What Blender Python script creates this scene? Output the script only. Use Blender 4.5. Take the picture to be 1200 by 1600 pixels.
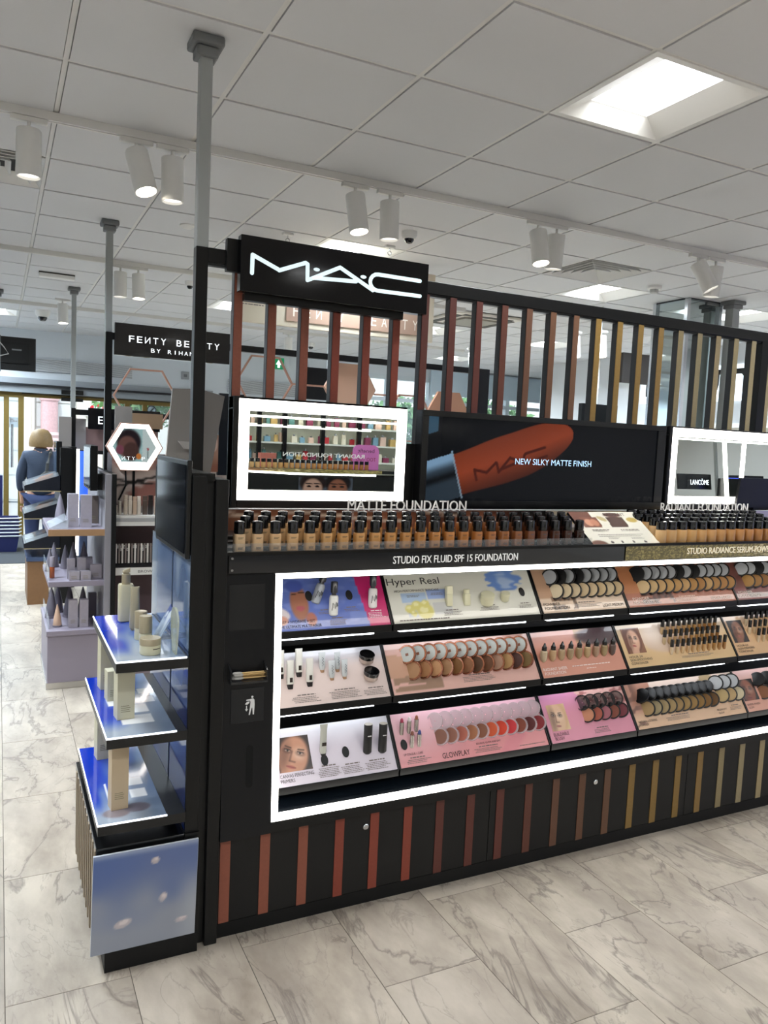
import bpy, math, random
import numpy as np
from mathutils import Matrix, Vector
random.seed(7); np.random.seed(7)
sc = bpy.context.scene
COL = sc.collection
for o in list(bpy.data.objects): bpy.data.objects.remove(o)

# ------------------------------------------------------------------ camera
CAM = Vector((0, 0, 1.6)); F = 1220.07
yaw, pitch, roll = [math.radians(a) for a in (26.3965, -5.077, 2.6258)]
fw = Vector((math.sin(yaw)*math.cos(pitch), math.cos(yaw)*math.cos(pitch), math.sin(pitch)))
r0 = Vector((math.cos(yaw), -math.sin(yaw), 0)); u0 = r0.cross(fw)
rt = math.cos(roll)*r0 + math.sin(roll)*u0; up = -math.sin(roll)*r0 + math.cos(roll)*u0
cd = bpy.data.cameras.new('camera'); cam = bpy.data.objects.new('camera', cd); COL.objects.link(cam)
cam.matrix_world = Matrix(((rt.x, up.x, -fw.x, CAM.x), (rt.y, up.y, -fw.y, CAM.y), (rt.z, up.z, -fw.z, CAM.z), (0, 0, 0, 1)))
cd.sensor_fit = 'VERTICAL'; cd.sensor_height = 36.0; cd.lens = F/1600*36; cd.clip_start = .02; cd.clip_end = 200
sc.camera = cam

# ------------------------------------------------------------------ world, sun, exposure
w = bpy.data.worlds.new('world'); sc.world = w; w.use_nodes = True
bg = w.node_tree.nodes['Background']; bg.inputs[0].default_value = (.72, .86, 1, 1); bg.inputs[1].default_value = 2.6
sd = bpy.data.lights.new('sun', 'SUN'); sd.energy = 1.3; sd.angle = .02; sd.color = (1, .95, .88)
so = bpy.data.objects.new('sun', sd); COL.objects.link(so); so.rotation_euler = (math.radians(38), 0, math.radians(-20)); so.location = (0, 14, 12)
vs = sc.view_settings
vs.view_transform = 'Standard'; vs.look = 'None'; vs.exposure = 0.45; vs.gamma = 1; vs.use_curve_mapping = False
PANEL_W, STRIP_E, SPOT_W, FACE_E = 17.0, 5.0, 30.0, 14.0
CEIL = 2.981

# ------------------------------------------------------------------ materials
def lin(h):
    if not isinstance(h, str): return tuple(h[:3])
    h = h.lstrip('#'); c = [int(h[i:i+2], 16)/255 for i in (0, 2, 4)]
    return tuple(x/12.92 if x <= .04045 else ((x+.055)/1.055)**2.4 for x in c)
MATS = {}
def M(col, rough=.5, metal=0, emit=0, spec=.5, trans=0, coat=0, bump=0, bscale=200, var=0, alpha=1):
    k = (col, rough, metal, emit, spec, trans, coat, bump, bscale, var, alpha)
    if k in MATS: return MATS[k]
    m = bpy.data.materials.new('mat_%d' % len(MATS)); m.use_nodes = True; MATS[k] = m
    nt = m.node_tree; b = nt.nodes['Principled BSDF']; c = lin(col)
    b.inputs['Base Color'].default_value = (*c, 1); b.inputs['Roughness'].default_value = rough
    b.inputs['Metallic'].default_value = metal; b.inputs['Specular IOR Level'].default_value = spec
    if emit: b.inputs['Emission Color'].default_value = (*c, 1); b.inputs['Emission Strength'].default_value = emit
    if trans: b.inputs['Transmission Weight'].default_value = trans; b.inputs['IOR'].default_value = 1.45
    if coat: b.inputs['Coat Weight'].default_value = coat; b.inputs['Coat Roughness'].default_value = .04
    if alpha < 1: b.inputs['Alpha'].default_value = alpha
    if bump or var:
        tc = nt.nodes.new('ShaderNodeTexCoord'); no = nt.nodes.new('ShaderNodeTexNoise')
        no.inputs['Scale'].default_value = bscale; no.inputs['Detail'].default_value = 3
        nt.links.new(tc.outputs['Object'], no.inputs['Vector'])
        if bump:
            bp = nt.nodes.new('ShaderNodeBump'); bp.inputs['Strength'].default_value = bump; bp.inputs['Distance'].default_value = .002
            nt.links.new(no.outputs['Fac'], bp.inputs['Height']); nt.links.new(bp.outputs['Normal'], b.inputs['Normal'])
        if var:
            mx = nt.nodes.new('ShaderNodeMix'); mx.data_type = 'RGBA'
            mx.inputs[6].default_value = (*[x*(1-var) for x in c], 1); mx.inputs[7].default_value = (*[min(1, x*(1+var)) for x in c], 1)
            nt.links.new(no.outputs['Fac'], mx.inputs[0]); nt.links.new(mx.outputs[2], b.inputs['Base Color'])
    return m
def paint_mat(name, rough=.35, emit=0, coat=0):
    m = bpy.data.materials.new(name); m.use_nodes = True; nt = m.node_tree; b = nt.nodes['Principled BSDF']
    a = nt.nodes.new('ShaderNodeVertexColor'); a.layer_name = 'Col'
    b.inputs['Roughness'].default_value = rough
    if coat: b.inputs['Coat Weight'].default_value = coat; b.inputs['Coat Roughness'].default_value = .03
    if emit:
        b.inputs['Base Color'].default_value = (.004, .004, .005, 1)
        nt.links.new(a.outputs['Color'], b.inputs['Emission Color']); b.inputs['Emission Strength'].default_value = emit
    else: nt.links.new(a.outputs['Color'], b.inputs['Base Color'])
    if emit: b.inputs['Specular IOR Level'].default_value = .15
    return m
PRINT = paint_mat('printed_card', .32, 0, .8); SCREEN = paint_mat('screen_picture', .1, .42, 0); GLOW = paint_mat('backlit_print', .15, .5, .5)
BLACK = M('#08090a', .35, spec=.35, bump=.05); BLACKM = M('#0b0c0d', .55, spec=.3, bump=.15, bscale=400); GLOSS = M('#06070a', .07, coat=.5)
NAVY = M('#070a10', .32, spec=.35, bump=.05); WHITE = M('#e9e8e4', .5); OFFW = M('#d9d6cf', .55); GREYM = M('#9fa3a2', .45)
LED = M('#fffaf2', .5, emit=STRIP_E); LEDS = M('#f2f8ff', .5, emit=STRIP_E*.9); CHROME = M('#c9ccd0', .18, metal=1)
GLASS = M('#f4fbfb', .02, trans=1, spec=.5); ACRYL = M('#dfeaf0', .06, alpha=.32, coat=.6)
MIRROR = M('#dfe6e4', .005, metal=1); CLEAR = M('#e8f0f4', .05, alpha=.10, coat=.1); FROST = M('#c9d6e2', .25, alpha=.6, coat=.4)

def marble():
    m = bpy.data.materials.new('marble_vinyl'); m.use_nodes = True; nt = m.node_tree; b = nt.nodes['Principled BSDF']; N = nt.nodes.new; Lk = nt.links.new
    g = N('ShaderNodeNewGeometry'); oi = N('ShaderNodeObjectInfo')
    sc_ = N('ShaderNodeVectorMath'); sc_.operation = 'SCALE'; sc_.inputs['Scale'].default_value = 37.0
    cmb = N('ShaderNodeCombineXYZ'); Lk(oi.outputs['Random'], cmb.inputs[0]); Lk(oi.outputs['Random'], cmb.inputs[2]); Lk(cmb.outputs[0], sc_.inputs[0])
    ad = N('ShaderNodeVectorMath'); Lk(g.outputs['Position'], ad.inputs[0]); Lk(sc_.outputs[0], ad.inputs[1])
    mp = N('ShaderNodeMapping'); mp.inputs['Rotation'].default_value = (0, 0, math.radians(24)); mp.inputs['Scale'].default_value = (1.7, .75, 1); Lk(ad.outputs[0], mp.inputs[0])
    n1 = N('ShaderNodeTexNoise'); n1.inputs['Scale'].default_value = 3.2; n1.inputs['Detail'].default_value = 8; n1.inputs['Roughness'].default_value = .62; Lk(mp.outputs[0], n1.inputs['Vector'])
    def vein(scale, dist, wdt, seed):
        nz = N('ShaderNodeTexNoise'); nz.inputs['Scale'].default_value = scale; nz.inputs['Detail'].default_value = 7; nz.inputs['Roughness'].default_value = .55; nz.inputs['Distortion'].default_value = dist
        of = N('ShaderNodeVectorMath'); of.inputs[1].default_value = (seed, seed*2, 0); Lk(mp.outputs[0], of.inputs[0]); Lk(of.outputs[0], nz.inputs['Vector'])
        s = N('ShaderNodeMath'); s.operation = 'SUBTRACT'; s.inputs[1].default_value = .5; Lk(nz.outputs['Fac'], s.inputs[0])
        a = N('ShaderNodeMath'); a.operation = 'ABSOLUTE'; Lk(s.outputs[0], a.inputs[0])
        r = N('ShaderNodeMapRange'); r.inputs['From Min'].default_value = 0; r.inputs['From Max'].default_value = wdt; r.inputs['To Min'].default_value = 1; r.inputs['To Max'].default_value = 0; Lk(a.outputs[0], r.inputs['Value'])
        return r.outputs[0]
    v1 = vein(1.5, .9, .013, 3.1); v2 = vein(3.4, 1.2, .012, 9.7); v3 = vein(1.1, .5, .12, 5.5)
    ramp = N('ShaderNodeValToRGB'); e = ramp.color_ramp.elements
    e[0].position = .30; e[0].color = (*lin('#877c70'), 1); e[1].position = .66; e[1].color = (*lin('#beb4a5'), 1); Lk(n1.outputs['Fac'], ramp.inputs[0])
    def mix(fac, f, a, col):
        x = N('ShaderNodeMix'); x.data_type = 'RGBA'; mu = N('ShaderNodeMath'); mu.operation = 'MULTIPLY'; mu.inputs[1].default_value = f
        Lk(fac, mu.inputs[0]); Lk(mu.outputs[0], x.inputs[0]); Lk(a, x.inputs[6]); x.inputs[7].default_value = (*lin(col), 1); return x.outputs[2]
    c = mix(v3, .38, ramp.outputs[0], '#a0978d'); c = mix(v2, .42, c, '#7d746c'); c = mix(v1, .66, c, '#665d57')
    Lk(c, b.inputs['Base Color']); b.inputs['Roughness'].default_value = .34; b.inputs['Specular IOR Level'].default_value = .4
    return m
MARBLE = marble()
def foliage_mat():
    m = bpy.data.materials.new('foliage'); m.use_nodes = True; nt = m.node_tree; b = nt.nodes['Principled BSDF']
    oi = nt.nodes.new('ShaderNodeTexNoise'); oi.inputs['Scale'].default_value = 9; r = nt.nodes.new('ShaderNodeValToRGB')
    r.color_ramp.elements[0].color = (*lin('#2f5a2c'), 1); r.color_ramp.elements[1].color = (*lin('#86b56a'), 1)
    nt.links.new(oi.outputs['Fac'], r.inputs[0]); nt.links.new(r.outputs[0], b.inputs['Base Color']); b.inputs['Roughness'].default_value = .6
    return m

# ------------------------------------------------------------------ mesh helpers
V3 = Vector
class MB:
    def __init__(s): s.v = []; s.f = []
    def quad(s, a, b, c, d):
        n = len(s.v); s.v += [tuple(a), tuple(b), tuple(c), tuple(d)]; s.f.append((n, n+1, n+2, n+3)); return s
    def hexa(s, p):
        n = len(s.v); s.v += [tuple(x) for x in p]
        s.f += [tuple(n+i for i in q) for q in ((0, 3, 2, 1), (4, 5, 6, 7), (0, 1, 5, 4), (1, 2, 6, 5), (2, 3, 7, 6), (3, 0, 4, 7))]; return s
    def box(s, x0, x1, y0, y1, z0, z1):
        return s.hexa([(x0, y0, z0), (x1, y0, z0), (x1, y1, z0), (x0, y1, z0), (x0, y0, z1), (x1, y0, z1), (x1, y1, z1), (x0, y1, z1)])
    def obox(s, O, U, V, N, a0, a1, b0, b1, c0, c1):
        P = lambda a, b, c: V3(O)+V3(U)*a+V3(V)*b+V3(N)*c
        return s.hexa([P(a0, b0, c0), P(a1, b0, c0), P(a1, b1, c0), P(a0, b1, c0), P(a0, b0, c1), P(a1, b0, c1), P(a1, b1, c1), P(a0, b1, c1)])
    def prism(s, poly, P, t0, t1):            # poly: 2-D points, P(a,b,c) maps to 3-D
        n = len(s.v); k = len(poly)
        s.v += [tuple(P(a, b, t0)) for a, b in poly]+[tuple(P(a, b, t1)) for a, b in poly]
        s.f.append(tuple(n+i for i in reversed(range(k)))); s.f.append(tuple(n+k+i for i in range(k)))
        s.f += [(n+i, n+(i+1) % k, n+k+(i+1) % k, n+k+i) for i in range(k)]; return s
    def lathe(s, prof, seg=16, mat=None, sx=1, sy=1, capb=True, capt=True):
        n = len(s.v); k = len(prof); mat = mat or Matrix()
        for r, z in prof:
            for i in range(seg):
                a = 2*math.pi*i/seg; s.v.append(tuple(mat @ V3((r*math.cos(a)*sx, r*math.sin(a)*sy, z))))
        for j in range(k-1):
            for i in range(seg):
                i2 = (i+1) % seg; s.f.append((n+j*seg+i, n+j*seg+i2, n+(j+1)*seg+i2, n+(j+1)*seg+i))
        if capb: s.f.append(tuple(n+i for i in reversed(range(seg))))
        if capt: s.f.append(tuple(n+(k-1)*seg+i for i in range(seg)))
        return s
    def tube(s, pts, r, seg=8, taper=None):
        pts = [V3(p) for p in pts]; n = len(s.v); k = len(pts)
        for j, p in enumerate(pts):
            d = (pts[min(j+1, k-1)]-pts[max(j-1, 0)]).normalized(); h = V3((0, 0, 1)) if abs(d.z) < .9 else V3((1, 0, 0))
            a = d.cross(h).normalized(); b = d.cross(a); rr = taper[j] if taper else r
            for i in range(seg):
                t = 2*math.pi*i/seg; s.v.append(tuple(p+a*(rr*math.cos(t))+b*(rr*math.sin(t))))
        for j in range(k-1):
            for i in range(seg): s.f.append((n+j*seg+i, n+j*seg+(i+1) % seg, n+(j+1)*seg+(i+1) % seg, n+(j+1)*seg+i))
        s.f.append(tuple(n+i for i in reversed(range(seg)))); s.f.append(tuple(n+(k-1)*seg+i for i in range(seg))); return s
    def mesh(s, name, smooth=False, bevel=0):
        me = bpy.data.meshes.new(name); me.from_pydata(s.v, [], s.f); me.update()
        if smooth:
            for p in me.polygons: p.use_smooth = True
            try: me.set_sharp_from_angle(angle=math.radians(38))
            except Exception: pass
        return me
WMAT = {}
def link(name, me, mat, parent=None, local=False):
    o = bpy.data.objects.new(name, me); COL.objects.link(o)
    if mat is not None:
        if not me.materials: me.materials.append(mat)
        o.material_slots[0].link = 'OBJECT'; o.material_slots[0].material = mat
    if parent is not None:
        o.parent = parent
        if not local: o.matrix_parent_inverse = WMAT.get(parent.name, Matrix()).inverted()
    return o
def add(name, mb, mat, parent=None, smooth=False, bevel=0, local=False):
    o = link(name, mb.mesh(name, smooth), mat, parent, local)
    if bevel:
        m = o.modifiers.new('bevel', 'BEVEL'); m.width = bevel; m.segments = 2; m.limit_method = 'ANGLE'
    return o
def box(name, x0, x1, y0, y1, z0, z1, mat, parent=None, bevel=0):
    return add(name, MB().box(x0, x1, y0, y1, z0, z1), mat, parent, bevel=bevel)
def tag(o, label=None, cat=None, group=None, kind=None):
    if label: o['label'] = label
    if cat: o['category'] = cat
    if group: o['group'] = group
    if kind: o['kind'] = kind
    return o
def thing(name, label, cat, loc=(0, 0, 0), group=None):
    o = bpy.data.objects.new(name, None); COL.objects.link(o); o.location = loc; o.empty_display_size = .05
    WMAT[o.name] = Matrix.Translation(V3(loc)); return tag(o, label, cat, group)
def struct(name, mb, mat, parent=None, bevel=0):
    return tag(add(name, mb, mat, parent, bevel=bevel), kind='structure' if parent is None else None)
def spawn(parts, name, label, cat, mw, group=None, mats=None):
    """a thing made of shared part meshes: parts = [(part, mesh, mat, sub-parts or None)]"""
    t = bpy.data.objects.new(name, None); COL.objects.link(t); t.matrix_basis = mw; t.empty_display_size = .03; tag(t, label, cat, group)
    def rec(ps, par):
        for p in ps:
            o = bpy.data.objects.new(p[0], p[1]); COL.objects.link(o); o.parent = par
            m = (mats or {}).get(p[0], p[2])
            if not p[1].materials: p[1].materials.append(m)
            o.material_slots[0].link = 'OBJECT'; o.material_slots[0].material = m
            if p[0] == 'printed_label': o['kind'] = 'stuff'
            if len(p) > 3: rec(p[3], o)
    rec(parts, t); return t
def frame_mat(O, X, Y, Z):
    X, Y, Z = V3(X), V3(Y), V3(Z); O = V3(O)
    return Matrix(((X.x, Y.x, Z.x, O.x), (X.y, Y.y, Z.y, O.y), (X.z, Y.z, Z.z, O.z), (0, 0, 0, 1)))
TXT = {}
def text_mesh(s, bold=0):
    if (s, bold) in TXT: return TXT[(s, bold)]
    cu = bpy.data.curves.new('t', 'FONT'); cu.body = s; cu.resolution_u = 3; cu.offset = bold; o = bpy.data.objects.new('t', cu); COL.objects.link(o)
    me = bpy.data.meshes.new_from_object(o); bpy.data.objects.remove(o); bpy.data.curves.remove(cu)
    vs_ = np.array([v.co[:] for v in me.vertices]); fs = [tuple(p.vertices) for p in me.polygons]; bpy.data.meshes.remove(me)
    TXT[(s, bold)] = (vs_, fs); return TXT[(s, bold)]
def text(s, O, U, V, w, h, mat, parent=None, name='lettering', t=0.0, label=None, shear=0, bold=0):
    """flat or extruded lettering filling the box w x h whose lower left corner is O"""
    vs_, fs = text_mesh(s, bold); lo = vs_.min(0); hi = vs_.max(0); U, V, O = V3(U), V3(V), V3(O); N = U.cross(V).normalized()
    mb = MB(); k = len(vs_)
    P = [((a[0]-lo[0])/(hi[0]-lo[0])*w, (a[1]-lo[1])/(hi[1]-lo[1])*h) for a in vs_]
    mb.v = [tuple(O+U*(a+shear*b)+V*b+N*t) for a, b in P]; mb.f = list(fs)
    if t:
        mb.v += [tuple(O+U*(a+shear*b)+V*b) for a, b in P]
        from collections import Counter
        ed = Counter()
        for f in fs:
            for i in range(len(f)): ed[(f[i], f[(i+1) % len(f)])] += 1
        for (a, b) in list(ed):
            if (b, a) not in ed: mb.f.append((a, a+k, b+k, b))
        mb.f += [tuple(i+k for i in reversed(f)) for f in fs]
    o = add(name, mb, mat, parent)
    if label: o['label'] = label
    return o
def spaced(s, O, U, V, w_, h, mat, parent, fill=.66):
    U, V, O = V3(U), V3(V), V3(O); n = len(s); pit = w_/(n-1+fill)
    for k, ch in enumerate(s):
        if ch == ' ': continue
        mb = MB(); vs_, fs = text_mesh('N' if ch == '\u0418' else ch); lo = vs_.min(0); hi = vs_.max(0); lw = pit*fill*(.25 if ch == 'I' else 1); off = pit*fill*.37 if ch == 'I' else 0
        for a in vs_:
            q = (a[0]-lo[0])/(hi[0]-lo[0]); q = 1-q if ch == '\u0418' else q
            mb.v.append(tuple(O+U*(k*pit+off+q*lw)+V*((a[1]-lo[1])/(hi[1]-lo[1])*h)))
        mb.f = [tuple(reversed(f)) if ch == '\u0418' else f for f in fs]; add('letter', mb, mat, parent)
def stroke(mb, pts, wd, P, t0, t1, closed=False):
    """rounded ribbon strokes along 2-D points"""
    for i in range(len(pts)-1):
        a, b = np.array(pts[i], float), np.array(pts[i+1], float); d = b-a; l = np.hypot(*d); d /= l; ang = math.atan2(d[1], d[0]); poly = []
        for j in range(9): q = ang+math.pi/2+math.pi*j/8; poly.append((a[0]+wd/2*math.cos(q), a[1]+wd/2*math.sin(q)))
        for j in range(9): q = ang-math.pi/2+math.pi*j/8; poly.append((b[0]+wd/2*math.cos(q), b[1]+wd/2*math.sin(q)))
        e = .00012*(i % 3); mb.prism(poly, P, t0, t1+e)
def small_print(parent, O, U, V, lines, mat=None):
    """rows of tiny unreadable wording: (u, v, width, height)"""
    mb = MB(); N = V3(U).cross(V3(V)).normalized(); rnd = random.Random(len(lines)*7+int(O[0]*1000))
    for (u, v, wd, h) in lines:
        x = u
        while x < u+wd:
            l = min(h*rnd.uniform(1.5, 5), u+wd-x); A = V3(O)+V3(U)*x+V3(V)*v+N*.0007
            mb.quad(A, A+V3(U)*l, A+V3(U)*l+V3(V)*h, A+V3(V)*h); x += l+h*.7
    return tag(add('small_print', mb, mat or M('#7a706b', .6), parent), kind='stuff')
def srgb_lin(a): a = np.clip(a, 0, 1); return np.where(a <= .04045, a/12.92, ((a+.055)/1.055)**2.4)
def paint(name, O, U, V, w, h, nx, ny, fn, mat, parent=None, t=.0006, off=0):
    """printed sheet: fine grid with a colour per point from fn(u, v) in [0,1]"""
    uu, vv = np.meshgrid(np.linspace(0, 1, nx+1), np.linspace(0, 1, ny+1)); u = uu.ravel(); v = vv.ravel()
    col = np.asarray(fn(u, v), float).reshape(-1, 3); O, U, V = np.array(O, float), np.array(U, float), np.array(V, float); N = np.cross(U, V)
    co = O+np.outer(u*w, U)+np.outer(v*h, V)+N*off; i = np.arange((nx+1)*(ny+1)).reshape(ny+1, nx+1)
    fs = np.stack([i[:-1, :-1], i[:-1, 1:], i[1:, 1:], i[1:, :-1]], -1).reshape(-1, 4).tolist()
    me = bpy.data.meshes.new(name); me.from_pydata(co.tolist(), [], fs)
    at = me.color_attributes.new('Col', 'FLOAT_COLOR', 'POINT')
    c4 = np.ones((len(u), 4), np.float32); c4[:, :3] = srgb_lin(col); at.data.foreach_set('color', c4.ravel())
    return link(name, me, mat, parent)
def rgb(h): h = h.lstrip('#'); return np.array([int(h[i:i+2], 16)/255 for i in (0, 2, 4)])
def sm(a, b, x): t = np.clip((x-a)/(b-a), 0, 1); return t*t*(3-2*t)
def over(c, m, col): m = np.clip(m, 0, 1)[:, None]; col = rgb(col) if isinstance(col, str) else col; return c*(1-m)+col*m
def ell(u, v, cx, cy, rx, ry, a=0, soft=.15):
    x, y = u-cx, v-cy; X = x*math.cos(a)+y*math.sin(a); Y = -x*math.sin(a)+y*math.cos(a); d = np.sqrt((X/rx)**2+(Y/ry)**2); return 1-sm(1-soft, 1+soft, d)
def seg(u, v, a, b, r, soft=.4):
    a = np.array(a, float); b = np.array(b, float); d = b-a; t = np.clip(((u-a[0])*d[0]+(v-a[1])*d[1])/(d@d), 0, 1)
    q = np.hypot(u-a[0]-t*d[0], v-a[1]-t*d[1]); return 1-sm(r*(1-soft), r*(1+soft), q)
def noise(u, v, s, seed=0):
    rnd = np.random.RandomState(seed); g = rnd.rand(s+2, s+2); x = u*s; y = v*s; i = np.floor(x).astype(int).clip(0, s); j = np.floor(y).astype(int).clip(0, s); fx = x-i; fy = y-j
    fx = fx*fx*(3-2*fx); fy = fy*fy*(3-2*fy); i2 = (i+1).clip(0, s+1); j2 = (j+1).clip(0, s+1)
    return (g[j, i]*(1-fx)+g[j, i2]*fx)*(1-fy)+(g[j2, i]*(1-fx)+g[j2, i2]*fx)*fy
def face_fn(bgc, skin, hair, lips, tilt=0., zoom=1., cx=.5, cy=.5, hairside=1, shade='#3a2018'):
    def fn(u, v):
        x = (u-cx)/zoom; y = (v-cy)/zoom; X = x*math.cos(tilt)+y*math.sin(tilt)+.5; Y = -x*math.sin(tilt)+y*math.cos(tilt)+.5
        c = np.tile(rgb(bgc), (len(u), 1)); c = over(c, ell(X, Y, .5, .58, .47, .56), hair)
        c = over(c, ell(X, Y, .5, .08, .2, .3), skin); c = over(c, ell(X, Y, .5, .5, .34, .45), skin)
        c = over(c, .45*ell(X, Y, .30, .45, .12, .34, 0, .8), shade); c = over(c, .35*ell(X, Y, .62, .58, .13, .12, 0, .9), '#fff2e2')
        for s in (-1, 1):
            c = over(c, .5*ell(X, Y, .5+s*.145, .60, .1, .055, 0, .6), shade)
            c = over(c, .4*ell(X, Y, .5+s*.145, .60, .06, .02), '#efe0d6'); c = over(c, ell(X, Y, .5+s*.14, .602, .024, .022), '#1c120e')
            c = over(c, seg(X, Y, (.5+s*.08, .625), (.5+s*.215, .625), .009), '#1a100c')
            c = over(c, .75*seg(X, Y, (.5+s*.08, .675), (.5+s*.21, .69), .014, .8), '#2a1810')
        c = over(c, .4*seg(X, Y, (.455, .6), (.445, .42), .02, .9), shade); c = over(c, .5*seg(X, Y, (.44, .395), (.56, .395), .018, .9), shade)
        c = over(c, .9*ell(X, Y, .5, .275, .1, .036, 0, .3), lips); c = over(c, .5*seg(X, Y, (.40, .276), (.60, .276), .012, .9), '#5a2020')
        if hairside: c = over(c, ell(X, Y, .5-hairside*.42, .4, .12, .6), hair)
        return c
    return fn
ORD = 'first second third fourth fifth sixth seventh eighth ninth tenth eleventh twelfth thirteenth fourteenth fifteenth sixteenth seventeenth eighteenth nineteenth twentieth'.split()
ORD += ['twenty-'+o for o in ORD[:9]]+['thirtieth']+['thirty-'+o for o in ORD[:9]]
X3, Y3, Z3 = V3((1, 0, 0)), V3((0, 1, 0)), V3((0, 0, 1))

# ================================================================== SETTING
WALL = M('#dcdedf', .6, bump=.04, bscale=60); WALLB = M('#d5dce2', .6); TILE = M('#d6d6d7', .75, bump=.25, bscale=350); GRID = M('#dedcd8', .5)
fl = struct('floor', MB().box(-3, 11, -7.6, 12.5, -.12, -.0012), MARBLE)
add('grout_bed', MB().box(-.32, 4.4, .25, 9.9, -.0012, -.0008), M('#5b544c', .8), fl)
tm = MB(); tm.hexa([(0, 0, 0), (.3332, 0, 0), (.3332, .6651, 0), (0, .6651, 0), (.0008, .0008, .0012), (.3324, .0008, .0012), (.3324, .6643, .0012), (.0008, .6643, .0012)]); tme = tm.mesh('floor_tile')
for n in range(-1, 13):
    y = (2.25 if n % 2 == 0 else 1.917)-.667*3
    while y < 9.9:
        if y > .1:
            o = link('floor_tile', tme, MARBLE, fl); o.location = (.02+.335*n, y, -.0012+random.uniform(0, .0003))
        y += .667
# entrance mat
box_m = MB().box(-1.5, 3.2, 9.95, 12.4, -.0012, .006)
tag(add('entrance_mat', box_m, M('#2b2f33', .95, bump=.6, bscale=500)), 'dark grey ribbed entrance mat in front of the shop doors', 'mat')

cl = struct('ceiling', MB().box(-3, 11, -7.6, 12.5, 3.075, 3.2), WHITE)
struct('trim_1', MB().box(-3, 11, -7.6, .93, 2.981, 3.075), TILE)
LIGHTS = [(2.0258, 2.136), (2.0258, 5.136), (4.4258, 5.136), (6.2258, 5.136), (2.0258, 8.136), (4.4258, 8.136), (6.2258, 8.136), (4.4258, 2.136), (6.8258, 2.136), (-.3742, 10.536), (6.2258, 10.536), (8.0258, 8.136)]  # panel near the right window is added to brighten the far ceiling
LIGHTS_FILL = [(x, y) for x in (-2.2, -.3742, 2.0258, 4.4258, 6.4) for y in (-.9, -3.9, -6.3)]+[(x, y) for x in (-2.2, -1.0) for y in (2.136, 4.536, 6.936, 9.336, 11.4)]  # unseen ceiling lights added to brighten the room and its rear
VENTS = {(4, 2.5): 0}
ct = MB(); ct.hexa([(.0125, .0125, 0), (.5875, .0125, 0), (.5875, .5875, 0), (.0125, .5875, 0), (.0122, .0122, .014), (.5878, .0122, .014), (.5878, .5878, .014), (.0122, .5878, .014)]); cte = ct.mesh('ceiling_tile')
cells = set((round((x-.2258)/.6), round((y-3.336)/.6)) for x, y in LIGHTS)
VENTC = {(6, 2), (-1, 2), (7, 6)}
for i in range(-1, 14):
    for j in range(-4, 16):
        if (i, j) in cells or (i, j) in VENTC: continue
        if len(cl.children) > 292: break
        o = link('ceiling_tile', cte, TILE, cl); o.location = (.2258+.6*i, 3.336+.6*j, CEIL)
for i in range(-1, 16): add('grid_bar', MB().box(  .2258+.6*i-.0095, .2258+.6*i+.0095, .93, 12.5, CEIL+.005, CEIL+.03), GRID, cl)
for j in range(-4, 17): add('grid_bar', MB().box(-.4, 11, 3.336+.6*j-.0095, 3.336+.6*j+.0095, CEIL+.0054, CEIL+.03), GRID, cl)
struct('trim_2', MB().box(-3, -.386, .93, 12.5, CEIL, 3.075), TILE)
struct('trim_3', MB().box(8.63, 11, .93, 12.5, CEIL, 3.075), TILE)

# walls
struct('wall_left', MB().box(-3.1, -3, -7.6, 12.5, 0, 3.1), WALL)
struct('wall_right', MB().box(8.05, 8.2, -7.6, 10.6, 0, CEIL), WALL)
struct('wall_side', MB().box(11, 11.1, 10.4, 12.6, 0, 3.1), WALL)
struct('wall_front', MB().box(-3, 11, -7.7, -7.6, 0, 3.1), WALL)
struct('wall_return', MB().box(8.2, 11, 10.45, 10.6, 0, CEIL), WALL)
b = MB(); b.box(-3, 5.3, 12.5, 12.7, 2.29, 3.1); b.box(3.05, 5.3, 12.5, 12.7, 0, 2.29); b.box(5.3, 10.4, 12.5, 12.7, 2.80, 3.1); b.box(10.4, 11.1, 12.5, 12.7, 0, 2.80)
b.box(5.3, 10.4, 12.5, 12.7, 0, 1.0); b.box(-3, -1.2, 12.5, 12.7, 0, 2.29)
wb = struct('wall_back', b, WALLB)
# shadow gap and bulkhead above the doors
struct('trim_4', MB().box(-1.2, 3.05, 12.44, 12.5, 2.205, 2.29), M('#9aa0a6', .4))
struct('trim_5', MB().box(-1.2, 3.05, 12.38, 12.52, 2.175, 2.205), M('#14161a', .4))
struct('trim_6', MB().box(-1.2, 3.05, 12.42, 12.6, 2.08, 2.175), M('#8d9499', .4))
# air grille above the entrance
g = thing('air_grille', 'long white slatted air grille high on the wall above the doors', 'grille', (1, 12.49, 2.4))
add('grille_backing', MB().box(.30, 1.82, 12.485, 12.5, 2.395, 2.58), M('#5d646b', .7), g)
for k in range(13): add('slat', MB().box(.30, 1.82, 12.465, 12.49, 2.402+k*.0142, 2.410+k*.0142), M('#dfe3e6', .5), g)
g = thing('air_grille', 'white slatted air grille seen through the hexagon behind the slat screen', 'grille', (3.8, 12.49, 2.3))
add('grille_backing', MB().box(3.3, 4.5, 12.485, 12.5, 2.29, 2.50), M('#6d747b', .7), g)
for k in range(13): add('slat', MB().box(3.3, 4.5, 12.465, 12.49, 2.297+k*.016, 2.306+k*.016), M('#dfe3e6', .5), g)
for k, (x, z) in enumerate([(2.62, 2.50), (3.42, 2.52)]):
    t = thing('wall_plate', ['small square grey wall plate beside the pink hexagon outline', 'small square grey wall plate right of the dark post'][k], 'wall plate', (x, 12.48, z))
    add('plate', MB().box(x-.06, x+.06, 12.48, 12.5, z-.06, z+.06), M('#9fa4a8', .4), t, bevel=.006)
    add('sounder_hole', MB().box(x-.025, x+.025, 12.474, 12.482, z-.02, z+.02), M('#6f7478', .5), t)
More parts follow.
